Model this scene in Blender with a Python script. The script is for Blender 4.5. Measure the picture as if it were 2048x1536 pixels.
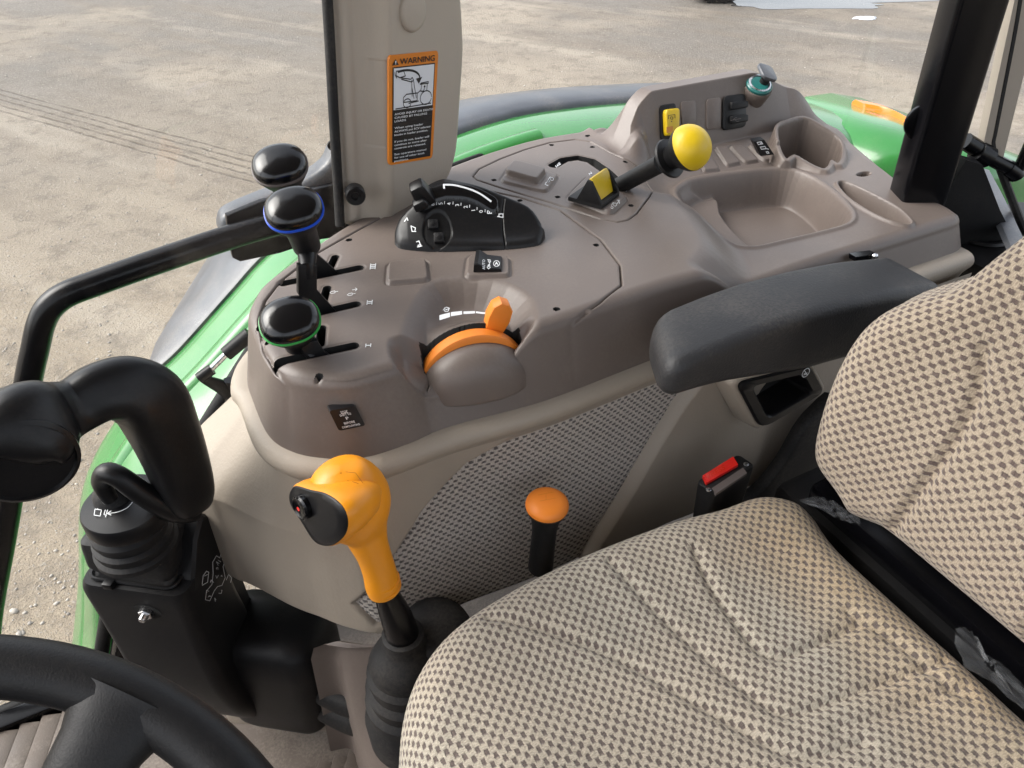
import bpy, bmesh, math, random
import numpy as np
from mathutils import Vector, Matrix

# ------------------------------------------------------------------ scene, camera, light
for o in list(bpy.data.objects):
    bpy.data.objects.remove(o)
S = bpy.context.scene
COL = S.collection
F = 1540.0                                  # focal length in photograph pixels (2048 wide)
TH, HD, ZC = math.radians(38), math.radians(62), 2.20
FW = np.array([math.cos(HD)*math.cos(TH), math.sin(HD)*math.cos(TH), -math.sin(TH)])
RT = np.array([math.sin(HD), -math.cos(HD), 0.0])
UP = np.cross(RT, FW)
CAM = np.array([0.0, 0.0, ZC])
cd = bpy.data.cameras.new('camera'); cam = bpy.data.objects.new('camera', cd); COL.objects.link(cam)
cd.sensor_width = 36; cd.lens = 36*F/2048; cd.clip_start = 0.02; cd.clip_end = 2000
cam.matrix_world = Matrix(((RT[0], UP[0], -FW[0], CAM[0]), (RT[1], UP[1], -FW[1], CAM[1]), (RT[2], UP[2], -FW[2], CAM[2]), (0, 0, 0, 1)))
S.camera = cam
SUN_EL, SUN_AZ = math.radians(43), math.radians(150)     # azimuth of the sun measured from +X, counter-clockwise
w = bpy.data.worlds.new('World'); S.world = w; w.use_nodes = True
nt = w.node_tree; nt.nodes.clear()
sky = nt.nodes.new('ShaderNodeTexSky'); sky.sky_type = 'NISHITA'; sky.sun_disc = False
sky.sun_elevation = SUN_EL; sky.sun_rotation = math.radians(90) - SUN_AZ
sky.air_density = 1.0; sky.dust_density = 3.0; sky.ozone_density = 1.0
hs = nt.nodes.new('ShaderNodeHueSaturation'); hs.inputs['Saturation'].default_value = 0.30
bg = nt.nodes.new('ShaderNodeBackground'); bg.inputs['Strength'].default_value = 0.15
wo = nt.nodes.new('ShaderNodeOutputWorld')
nt.links.new(sky.outputs[0], hs.inputs['Color']); nt.links.new(hs.outputs[0], bg.inputs['Color']); nt.links.new(bg.outputs[0], wo.inputs[0])
sl = bpy.data.lights.new('sun', 'SUN'); sl.energy = 1.2; sl.angle = math.radians(45); sl.color = (1.0, 0.96, 0.9)
so = bpy.data.objects.new('sun', sl); COL.objects.link(so)
sd = Vector((math.cos(SUN_EL)*math.cos(SUN_AZ), math.cos(SUN_EL)*math.sin(SUN_AZ), math.sin(SUN_EL)))
so.rotation_euler = sd.to_track_quat('Z', 'Y').to_euler(); so.location = (0, 0, 12)
vs = S.view_settings; vs.view_transform = 'Standard'; vs.look = 'None'; vs.gamma = 1.0; vs.exposure = 1.47
vs.use_curve_mapping = False
RND = random.Random(7)
NPR = np.random.default_rng(5)

# ------------------------------------------------------------------ helpers: measuring from the photograph
def ray(x, y): return FW*F + RT*(x-1024) - UP*(y-768)
def Uz(x, y, z): d = ray(x, y); return CAM + d*(z-ZC)/d[2]
def Uy(x, y, Y): d = ray(x, y); return CAM + d*Y/d[1]
def Upl(x, y, o, n): d = ray(x, y); return CAM + d*(np.dot(np.array(o)-CAM, n)/np.dot(d, n))
def Ud(x, y, dep): return CAM + ray(x, y)/F*dep
def norm(v): v = np.array(v, float); return v/np.linalg.norm(v)
V = lambda *a: np.array(a, float)

# ------------------------------------------------------------------ helpers: objects
def tag(o, label, cat=None, group=None, kind=None):
    if label: o['label'] = label
    if cat: o['category'] = cat
    if group: o['group'] = group
    if kind: o['kind'] = kind
    return o
def thing(name, loc, label, cat, group=None):
    o = bpy.data.objects.new(name, None); COL.objects.link(o); o.location = tuple(loc); o.empty_display_size = .05
    return tag(o, label, cat, group)
def world_loc(o):
    p = Vector((0, 0, 0))
    while o: p += o.location; o = o.parent
    return p
def link(me, name, mat, parent=None, smooth=38):
    me.materials.clear()
    for m in (mat if isinstance(mat, (list, tuple)) else [mat]): me.materials.append(m)
    me.polygons.foreach_set('use_smooth', [True]*len(me.polygons))
    if smooth: me.set_sharp_from_angle(angle=math.radians(smooth))
    o = bpy.data.objects.new(name, me); COL.objects.link(o)
    if parent is not None:
        o.parent = parent; o.location = -world_loc(parent)
    return o
class MB:
    """collects shapes into one mesh"""
    def __init__(self): self.v = []; self.f = []
    def add(self, vs, fs):
        b = len(self.v); self.v += [tuple(p) for p in vs]; self.f += [tuple(i+b for i in q) for q in fs]; return self
    def bm(self, bm):
        bm.verts.ensure_lookup_table()
        for i, q in enumerate(bm.verts): q.index = i
        self.add([tuple(q.co) for q in bm.verts], [[q.index for q in f.verts] for f in bm.faces]); bm.free(); return self
    def box(self, c, s, bev=.002, R=None, seg=2, taper=1.0):
        bm = bmesh.new(); bmesh.ops.create_cube(bm, size=1)
        for q in bm.verts:
            k = taper if q.co.z > 0 else 1
            q.co = Vector((q.co.x*s[0]*k, q.co.y*s[1]*k, q.co.z*s[2]))
        if bev: bmesh.ops.bevel(bm, geom=list(bm.edges), offset=bev, segments=seg, affect='EDGES', profile=.5, clamp_overlap=True)
        M = R if R is not None else np.eye(3)
        for q in bm.verts: q.co = Vector(M @ np.array(q.co) + np.array(c))
        return self.bm(bm)
    def prism(self, pts, o, ex, ey, t, bev=0, seg=2, both=False):
        """outline pts (u,v) in the frame o,ex,ey; extruded by t along ex x ey"""
        o, ex, ey = V(*o), V(*ex), V(*ey); ez = norm(np.cross(ex, ey))
        bm = bmesh.new(); a = [bm.verts.new(tuple(o+ex*u+ey*v)) for u, v in pts]; f = bm.faces.new(a)
        r = bmesh.ops.extrude_face_region(bm, geom=[f]); top = [e for e in r['geom'] if isinstance(e, bmesh.types.BMVert)]
        for q in top: q.co += Vector(ez*t)
        bmesh.ops.recalc_face_normals(bm, faces=list(bm.faces))
        if bev:
            ts = set(top); eds = [e for e in bm.edges if (e.verts[0] in ts and e.verts[1] in ts) or (both and e.verts[0] not in ts and e.verts[1] not in ts)]
            bmesh.ops.bevel(bm, geom=eds, offset=bev, segments=seg, affect='EDGES', profile=.5, clamp_overlap=True)
        return self.bm(bm)
    def rings(self, rs, closed=True, cap=True, loop=False):
        n = len(rs[0]); vs = [p for r in rs for p in r]; fs = []
        m = len(rs)
        for i in range(m if loop else m-1):
            j = (i+1) % m
            for k in range(n if closed else n-1):
                l = (k+1) % n; fs.append((i*n+k, i*n+l, j*n+l, j*n+k))
        if cap and not loop:
            fs.append(tuple(range(n))[::-1]); fs.append(tuple((m-1)*n+k for k in range(n)))
        return self.add(vs, fs)
    def tube(self, path, rad, n=14, cap=True, loop=False, flat=None, up=None, p=2):
        """round (or, with flat, elliptical) tube; rad a number or one per point"""
        P = [V(*p) for p in path]; m = len(P)
        rad = [rad]*m if np.isscalar(rad) else rad
        T = [norm(P[(i+1) % m]-P[i-1]) if loop else norm(P[min(i+1, m-1)]-P[max(i-1, 0)]) for i in range(m)]
        u = V(*up) if up is not None else (V(0, 0, 1) if abs(T[0][2]) < .9 else V(1, 0, 0))
        rs = []
        for i in range(m):
            a = norm(np.cross(T[i], u)); b = np.cross(a, T[i])
            if up is None: u = b
            fl = 1.0 if flat is None else (flat if np.isscalar(flat) else flat[i])
            rs.append([P[i]+(a*math.cos(t)+b*math.sin(t)*fl)*rad[i]*(abs(math.cos(t))**p+abs(math.sin(t))**p)**(-1/p) for t in np.linspace(0, 2*math.pi, n, endpoint=False)])
        return self.rings(rs, cap=cap, loop=loop)
    def lathe(self, prof, o, ax, n=32, cap=True, sx=1.0, ref=None):
        """profile (r,h) spun about the axis ax from o"""
        o, ax = V(*o), norm(ax); r = V(*ref) if ref is not None else (V(1, 0, 0) if abs(ax[0]) < .8 else V(0, 1, 0))
        a = norm(np.cross(r, ax)); b = np.cross(ax, a)
        rs = [[o+ax*h+a*math.cos(t)*max(q, 1e-5)*sx+b*math.sin(t)*max(q, 1e-5) for t in np.linspace(0, 2*math.pi, n, endpoint=False)] for q, h in prof]
        return self.rings(rs, cap=cap)
    def build(self, name, mat, parent=None, smooth=38, fix=True):
        me = bpy.data.meshes.new(name); me.from_pydata(self.v, [], self.f)
        if fix:
            bm = bmesh.new(); bm.from_mesh(me); bmesh.ops.recalc_face_normals(bm, faces=list(bm.faces)); bm.to_mesh(me); bm.free()
        me.update(); return link(me, name, mat, parent, smooth)
def cr(pts, k=8, loop=False):
    """Catmull-Rom through points of any dimension"""
    P = [V(*p) for p in pts]; m = len(P); out = []
    for i in range(m if loop else m-1):
        if loop: a, b, c, d = P[i-1], P[i], P[(i+1) % m], P[(i+2) % m]
        else: a, b, c, d = P[max(i-1, 0)], P[i], P[i+1], P[min(i+2, m-1)]
        for t in np.linspace(0, 1, k, endpoint=False):
            out.append(.5*((2*b)+(c-a)*t+(2*a-5*b+4*c-d)*t*t+(3*b-a-3*c+d)*t**3))
    if not loop: out.append(P[-1])
    return out
def lerp_path(vals, n):
    x = np.linspace(0, len(vals)-1, n); return np.interp(x, np.arange(len(vals)), vals)
def rrect(w, h, r, n=4, cx=0, cy=0):
    out = []
    for sx, sy, a0 in ((1, 1, 0), (-1, 1, 90), (-1, -1, 180), (1, -1, 270)):
        for t in np.linspace(0, 90, n+1):
            a = math.radians(a0+t); out.append((cx+sx*(w/2-r)+r*math.cos(a), cy+sy*(h/2-r)+r*math.sin(a)))
    return out
def circ(r, n=32, cx=0, cy=0, sy=1): return [(cx+r*math.cos(t), cy+sy*r*math.sin(t)) for t in np.linspace(0, 2*math.pi, n, endpoint=False)]
def Rz(a): c, s = math.cos(a), math.sin(a); return np.array([[c, -s, 0], [s, c, 0], [0, 0, 1]])
def Rax(ax, a): return np.array(Matrix.Rotation(a, 3, Vector(ax)))
def frameR(ex, ey):
    ex = norm(ex); ez = norm(np.cross(ex, ey)); ey = np.cross(ez, ex); return np.column_stack([ex, ey, ez])
# signed distance to a polygon (positive inside), vectorised
def sdp(X, Y, poly):
    P = np.array([p[:2] for p in poly], float); d = np.full(X.shape, 1e9); ins = np.zeros(X.shape, bool)
    for i in range(len(P)):
        ax, ay = P[i-1]; bx, by = P[i]; ex, ey = bx-ax, by-ay
        t = np.clip(((X-ax)*ex+(Y-ay)*ey)/(ex*ex+ey*ey+1e-15), 0, 1)
        d = np.minimum(d, (X-ax-t*ex)**2+(Y-ay-t*ey)**2)
        if ay != by: ins ^= ((ay > Y) != (by > Y)) & (X < ex*(Y-ay)/(by-ay)+ax)
    d = np.sqrt(d); return np.where(ins, d, -d)
def sdl(X, Y, line):
    P = np.array([p[:2] for p in line], float); d = np.full(X.shape, 1e9)
    for i in range(1, len(P)):
        ax, ay = P[i-1]; ex, ey = P[i]-P[i-1]
        t = np.clip(((X-ax)*ex+(Y-ay)*ey)/(ex*ex+ey*ey+1e-15), 0, 1)
        d = np.minimum(d, (X-ax-t*ex)**2+(Y-ay-t*ey)**2)
    return np.sqrt(d)
def ss(a, b, x): t = np.clip((x-a)/(b-a), 0, 1); return t*t*(3-2*t)
def edge(d, r, ww, dep):
    t = np.clip(d-ww, 0, r); return r-np.sqrt(np.maximum(r*r-(r-t)**2, 0)) + (dep-r)*np.clip(1-d/ww, 0, 1)
def hfield(U, Vv, W, mask, o, ex, ey, ez, parts, parent, uvs=None, smooth=0):
    """height field meshes: parts = [(name, material, cell mask)]; W the height along ez; mask on vertices"""
    return gridmesh(V(*o)[None, None, :]+U[..., None]*V(*ex)+Vv[..., None]*V(*ey)+W[..., None]*V(*ez), mask, parts, parent, uvs, smooth)
def gridmesh(P, mask, parts, parent, uvs=None, smooth=0):
    nu, nv = P.shape[:2]; P = P.reshape(-1, 3)
    ok = mask[:-1, :-1] & mask[1:, :-1] & mask[:-1, 1:] & mask[1:, 1:]
    idx = np.arange(nu*nv).reshape(nu, nv); q = np.stack([idx[:-1, :-1], idx[1:, :-1], idx[1:, 1:], idx[:-1, 1:]], -1); out = []
    for name, mat, cm in parts:
        sel = ok & cm; fq = q[sel]
        if not len(fq): continue
        used, inv = np.unique(fq.reshape(-1), return_inverse=True); vv = P[used]; n = len(fq)
        me = bpy.data.meshes.new(name); me.vertices.add(len(vv)); me.vertices.foreach_set('co', vv.astype(np.float32).ravel())
        me.loops.add(n*4); me.loops.foreach_set('vertex_index', inv.astype(np.int32).ravel())
        me.polygons.add(n); me.polygons.foreach_set('loop_start', np.arange(0, 4*n, 4, dtype=np.int32))
        if uvs is not None:
            ul = me.uv_layers.new(name='UVMap'); c = np.stack([uvs[0].ravel()[used][inv.ravel()], uvs[1].ravel()[used][inv.ravel()]], -1)
            ul.data.foreach_set('uv', c.astype(np.float32).ravel())
        me.update(calc_edges=True); me.validate(); out.append(link(me, name, mat, parent, smooth))
    return out
# flat print: ribbons and lettering laid on a surface through a mapping function f(u,v)->point
def ribbons(mb, lines, w, fn, closed=False):
    for L in lines:
        L = [V(*p) for p in L]
        for i in range(len(L)-1):
            a, b = L[i], L[i+1]; d = b-a; ln = np.hypot(*d)
            if ln < 1e-9: continue
            d /= ln; nrm = V(-d[1], d[0])*w/2; a2, b2 = a-d*w*.25, b+d*w*.25
            mb.add([fn(*(a2+nrm)), fn(*(a2-nrm)), fn(*(b2-nrm)), fn(*(b2+nrm))], [(0, 1, 2, 3)])
def fillpoly(mb, pts, fn): mb.add([fn(*p) for p in pts], [tuple(range(len(pts)))])
_tc = {}
def textgeo(s):
    if s not in _tc:
        cu = bpy.data.curves.new('lettering', 'FONT'); cu.body = s; cu.size = 1.0; cu.resolution_u = 2; cu.offset = 0.012
        ob = bpy.data.objects.new('lettering', cu); COL.objects.link(ob); bpy.context.view_layer.update()
        me = ob.evaluated_get(bpy.context.evaluated_depsgraph_get()).to_mesh()
        vs_ = np.array([tuple(q.co) for q in me.vertices]).reshape(-1, 3); fs_ = [tuple(p.vertices) for p in me.polygons]
        ob.to_mesh_clear(); bpy.data.objects.remove(ob); bpy.data.curves.remove(cu)
        _tc[s] = (vs_, fs_)
    return _tc[s]
def letters(mb, s, u, v, h, fn, width=None, align='l', shear=0, sq=1.0):
    """writes s with cap height h at (u,v); width fixes its length"""
    vs_, fs_ = textgeo(s); k = h/.70
    if not len(vs_): return
    x0, x1 = vs_[:, 0].min(), vs_[:, 0].max(); kx = width/(x1-x0) if width else k*sq
    off = {'l': 0, 'c': -(x1-x0)*kx/2, 'r': -(x1-x0)*kx}[align]
    mb.add([fn(u+off+(p[0]-x0)*kx+p[1]*k*shear, v+p[1]*k) for p in vs_], fs_)
def plane_map(o, ex, ey, lift=.0006):
    o, ex, ey = V(*o), V(*ex), V(*ey); n = norm(np.cross(ex, ey)); return lambda u, v: o+ex*u+ey*v+n*lift

# ------------------------------------------------------------------ materials
def srgb(*c): return tuple(((x/255)/12.92 if x/255 <= .04045 else ((x/255+.055)/1.055)**2.4) for x in c)+(1,)
def mat(name, col, rough=.5, metal=0, grain=0, gs=900, var=0, vs_=6, spec=.5, coat=0, dust=0, sheen=0):
    m = bpy.data.materials.new(name); m.use_nodes = True; n = m.node_tree.nodes; l = m.node_tree.links; b = n['Principled BSDF']
    b.inputs['Base Color'].default_value = col; b.inputs['Roughness'].default_value = rough; b.inputs['Metallic'].default_value = metal
    b.inputs['Specular IOR Level'].default_value = spec; b.inputs['Coat Weight'].default_value = coat; b.inputs['Sheen Weight'].default_value = sheen
    tc = n.new('ShaderNodeNewGeometry').outputs['Position']
    src = None
    if var:
        no = n.new('ShaderNodeTexNoise'); no.inputs['Scale'].default_value = vs_; no.inputs['Detail'].default_value = 5; l.new(tc, no.inputs['Vector'])
        mr = n.new('ShaderNodeMapRange'); mr.inputs[1].default_value = .3; mr.inputs[2].default_value = .7; mr.inputs[3].default_value = 1-var; mr.inputs[4].default_value = 1+var; l.new(no.outputs[0], mr.inputs[0])
        mx = n.new('ShaderNodeVectorMath'); mx.operation = 'SCALE'; mx.inputs[0].default_value = col[:3]; l.new(mr.outputs[0], mx.inputs['Scale']); src = mx.outputs[0]
        l.new(src, b.inputs['Base Color'])
        rr = n.new('ShaderNodeMapRange'); rr.inputs[1].default_value = .3; rr.inputs[2].default_value = .7; rr.inputs[3].default_value = rough*.85; rr.inputs[4].default_value = min(1, rough*1.15); l.new(no.outputs[0], rr.inputs[0]); l.new(rr.outputs[0], b.inputs['Roughness'])
    if dust:
        no = n.new('ShaderNodeTexNoise'); no.inputs['Scale'].default_value = 260; no.inputs['Detail'].default_value = 6; no.inputs['Roughness'].default_value = .7; l.new(tc, no.inputs['Vector'])
        n2 = n.new('ShaderNodeTexNoise'); n2.inputs['Scale'].default_value = 14; n2.inputs['Detail'].default_value = 3; l.new(tc, n2.inputs['Vector'])
        mm = n.new('ShaderNodeMath'); mm.operation = 'MULTIPLY'; l.new(no.outputs[0], mm.inputs[0]); l.new(n2.outputs[0], mm.inputs[1])
        mr = n.new('ShaderNodeMapRange'); mr.inputs[1].default_value = .22; mr.inputs[2].default_value = .42; mr.inputs[3].default_value = 0; mr.inputs[4].default_value = dust; l.new(mm.outputs[0], mr.inputs[0])
        mi = n.new('ShaderNodeMix'); mi.data_type = 'RGBA'; l.new(mr.outputs[0], mi.inputs[0])
        if src: l.new(src, mi.inputs[6])
        else: mi.inputs[6].default_value = col
        mi.inputs[7].default_value = (.35, .30, .25, 1); l.new(mi.outputs[2], b.inputs['Base Color'])
    if grain:
        no = n.new('ShaderNodeTexNoise'); no.inputs['Scale'].default_value = gs; no.inputs['Detail'].default_value = 2; l.new(tc, no.inputs['Vector'])
        bu = n.new('ShaderNodeBump'); bu.inputs['Strength'].default_value = grain; bu.inputs['Distance'].default_value = .0006; l.new(no.outputs[0], bu.inputs['Height']); l.new(bu.outputs[0], b.inputs['Normal'])
    return m
M = {}
M['taupe'] = mat('taupe console plastic', (.140, .113, .099, 1), .42, grain=.25, gs=1100, var=.05, vs_=9, dust=.10)
M['beige'] = mat('beige trim plastic', (.40, .35, .295, 1), .5, grain=.35, gs=420, var=.04, vs_=7)
M['beige2'] = mat('beige soft panel', (.34, .292, .238, 1), .55, grain=.6, gs=260, var=.05, vs_=8)
M['black'] = mat('black moulded plastic', (.0075, .0075, .0085, 1), .36, grain=.2, gs=1200, dust=.02, spec=.3)
M['blackgloss'] = mat('gloss black plastic', (.004, .004, .005, 1), .17, grain=.04, gs=300, spec=.5)
M['blackmatte'] = mat('matt black plastic', (.0085, .0085, .0095, 1), .48, grain=.3, gs=800, dust=.02, spec=.3)
M['rubber'] = mat('black rubber', (.013, .013, .014, 1), .6, grain=.3, gs=500, dust=.07, spec=.3)
M['steelblack'] = mat('black painted steel', (.003, .003, .004, 1), .24, spec=.28)
M['armrest'] = mat('grained black armrest skin', (.024, .024, .026, 1), .52, grain=.9, gs=420, dust=.10, spec=.4)
M['flare'] = mat('weathered black plastic with painted sky sheen', (.070, .077, .090, 1), .36, grain=.3, gs=300, var=.25, vs_=16, dust=.20)  # blue-grey sky sheen is painted into the base colour, dust over it
M['green'] = mat('green paint', (.035, .20, .045, 1), .2, coat=.3, var=.08, vs_=5, dust=.06)
M['yellow'] = mat('yellow plastic', (.66, .455, .010, 1), .38, var=.05, vs_=30, grain=.15)
M['amber'] = mat('amber lens', (.55, .22, .012, 1), .3)
M['orange'] = mat('orange plastic', (.80, .23, .022, 1), .48, grain=.15, var=.03, vs_=20)
M['gold'] = mat('amber yellow grip plastic', (.80, .29, .006, 1), .40, grain=.2, gs=900)
M['goldline'] = mat('engraved grip marks', (.46, .16, .004, 1), .5)
M['white'] = mat('white print', (.80, .82, .84, 1), .5)
M['paper'] = mat('white label print', (.70, .72, .76, 1), .4)
M['ink'] = mat('black label print', (.008, .008, .010, 1), .32)
M['labelorange'] = mat('orange label print', (.66, .20, .012, 1), .38)
M['blue'] = mat('blue ring', (.008, .08, .62, 1), .35)
M['greenring'] = mat('green ring', (.03, .33, .06, 1), .35)
M['greyring'] = mat('taupe ring', (.12, .10, .095, 1), .45)
M['red'] = mat('red plastic', (.72, .022, .016, 1), .28)
M['metal'] = mat('zinc plated steel', (.62, .62, .63, 1), .28, metal=1, var=.15, vs_=200)
M['teal'] = mat('teal gasket', (.02, .14, .13, 1), .3)
M['mat'] = mat('brown rubber floor mat', (.100, .079, .065, 1), .6, grain=.5, gs=380, var=.12, vs_=25, dust=.35)
M['lensred'] = mat('red lamp lens', (.75, .05, .02, 1), .12, coat=.5)
M['lensorange'] = mat('orange lamp lens', (.80, .20, .02, 1), .12, coat=.5)
M['hole'] = mat('dark inside', (.006, .006, .006, 1), .8)
M['roof'] = mat('cab headliner', (.30, .27, .24, 1), .8)
def weave(name, light, dark, pitch=.008, rough=.9, dotw=2.0, tint=None, stain=None):
    m = bpy.data.materials.new(name); m.use_nodes = True; n = m.node_tree.nodes; l = m.node_tree.links; b = n['Principled BSDF']
    b.inputs['Roughness'].default_value = rough; b.inputs['Specular IOR Level'].default_value = .15; b.inputs['Sheen Weight'].default_value = .25
    uv = n.new('ShaderNodeUVMap').outputs[0]
    dn = n.new('ShaderNodeTexNoise'); dn.inputs['Scale'].default_value = 330; dn.inputs['Detail'].default_value = 2; l.new(uv, dn.inputs['Vector'])
    sb = n.new('ShaderNodeVectorMath'); sb.operation = 'SUBTRACT'; sb.inputs[1].default_value = (.5, .5, .5); l.new(dn.outputs['Color'], sb.inputs[0])
    sc = n.new('ShaderNodeVectorMath'); sc.operation = 'SCALE'; sc.inputs['Scale'].default_value = .0030; l.new(sb.outputs[0], sc.inputs[0])
    ad = n.new('ShaderNodeVectorMath'); ad.operation = 'ADD'; l.new(uv, ad.inputs[0]); l.new(sc.outputs[0], ad.inputs[1])
    mp = n.new('ShaderNodeMapping'); mp.inputs['Scale'].default_value = (.36/pitch, 1/pitch, 1); l.new(ad.outputs[0], mp.inputs['Vector'])
    br = n.new('ShaderNodeTexBrick'); br.offset = .5; br.inputs['Scale'].default_value = 1; br.inputs['Mortar Size'].default_value = .25; br.inputs['Mortar Smooth'].default_value = .55
    br.inputs['Brick Width'].default_value = .72; br.inputs['Row Height'].default_value = 1.0; br.inputs['Color1'].default_value = (1, 1, 1, 1); br.inputs['Color2'].default_value = (1, 1, 1, 1); br.inputs['Mortar'].default_value = (0, 0, 0, 1)
    l.new(mp.outputs[0], br.inputs['Vector'])
    # yarn: fine ribs that break up the light ground
    ym = n.new('ShaderNodeMapping'); ym.inputs['Scale'].default_value = (900, 340, 1); ym.inputs['Rotation'].default_value = (0, 0, .5); l.new(uv, ym.inputs['Vector'])
    yn = n.new('ShaderNodeTexNoise'); yn.inputs['Scale'].default_value = 1; yn.inputs['Detail'].default_value = 3; l.new(ym.outputs[0], yn.inputs['Vector'])
    yr = n.new('ShaderNodeMapRange'); yr.inputs[1].default_value = .3; yr.inputs[2].default_value = .7; yr.inputs[3].default_value = .66; yr.inputs[4].default_value = 1.18; l.new(yn.outputs[0], yr.inputs[0])
    ls = n.new('ShaderNodeVectorMath'); ls.operation = 'SCALE'; ls.inputs[0].default_value = light; l.new(yr.outputs[0], ls.inputs['Scale'])
    base = ls.outputs[0]
    if tint:                                            # large soft wear patches of another shade
        tn = n.new('ShaderNodeTexNoise'); tn.inputs['Scale'].default_value = 5; tn.inputs['Detail'].default_value = 2; l.new(uv, tn.inputs['Vector'])
        tr = n.new('ShaderNodeMapRange'); tr.inputs[1].default_value = .4; tr.inputs[2].default_value = .62; l.new(tn.outputs[0], tr.inputs[0])
        tm = n.new('ShaderNodeMix'); tm.data_type = 'RGBA'; tm.blend_type = 'MULTIPLY'; l.new(tr.outputs[0], tm.inputs[0]); l.new(base, tm.inputs[6]); tm.inputs[7].default_value = (*tint, 1); base = tm.outputs[2]
    if stain:                                           # yellow-brown soiling towards the hinge side of the cushion
        sp = n.new('ShaderNodeSeparateXYZ'); l.new(uv, sp.inputs[0]); sn = n.new('ShaderNodeTexNoise'); sn.inputs['Scale'].default_value = 9; sn.inputs['Detail'].default_value = 4; l.new(uv, sn.inputs['Vector'])
        sa = n.new('ShaderNodeMath'); sa.operation = 'MULTIPLY_ADD'; sa.inputs[1].default_value = .16; l.new(sn.outputs[0], sa.inputs[0]); l.new(sp.outputs[1], sa.inputs[2])
        sr = n.new('ShaderNodeMapRange'); sr.inputs[1].default_value = stain[0]+.08; sr.inputs[2].default_value = stain[1]+.08; sr.inputs[4].default_value = .9; l.new(sa.outputs[0], sr.inputs[0])
        sm_ = n.new('ShaderNodeMix'); sm_.data_type = 'RGBA'; sm_.blend_type = 'MULTIPLY'; l.new(sr.outputs[0], sm_.inputs[0]); l.new(base, sm_.inputs[6]); sm_.inputs[7].default_value = (.92, .74, .52, 1); base = sm_.outputs[2]
    mi = n.new('ShaderNodeMix'); mi.data_type = 'RGBA'; l.new(br.outputs['Color'], mi.inputs[0]); l.new(base, mi.inputs[6])
    ds = n.new('ShaderNodeVectorMath'); ds.operation = 'SCALE'; ds.inputs[0].default_value = dark; l.new(yr.outputs[0], ds.inputs['Scale']); l.new(ds.outputs[0], mi.inputs[7])
    l.new(mi.outputs[2], b.inputs['Base Color'])
    hh = n.new('ShaderNodeMath'); hh.operation = 'MULTIPLY_ADD'; hh.inputs[1].default_value = -1.2; l.new(br.outputs['Color'], hh.inputs[0]); l.new(yn.outputs[0], hh.inputs[2])
    bu = n.new('ShaderNodeBump'); bu.inputs['Strength'].default_value = .8; bu.inputs['Distance'].default_value = .0012; l.new(hh.outputs[0], bu.inputs['Height']); l.new(bu.outputs[0], b.inputs['Normal'])
    return m
M['seatfab'] = weave('woven seat fabric', (.50, .438, .35), (.150, .120, .106), .0060, tint=(.93, .97, 1.0), stain=(.46, .60))
M['backfab'] = weave('woven backrest fabric', (.47, .385, .29), (.150, .112, .098), .0062)
M['sidefab'] = weave('woven side panel fabric', (.52, .47, .42), (.135, .12, .112), .0050)
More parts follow.
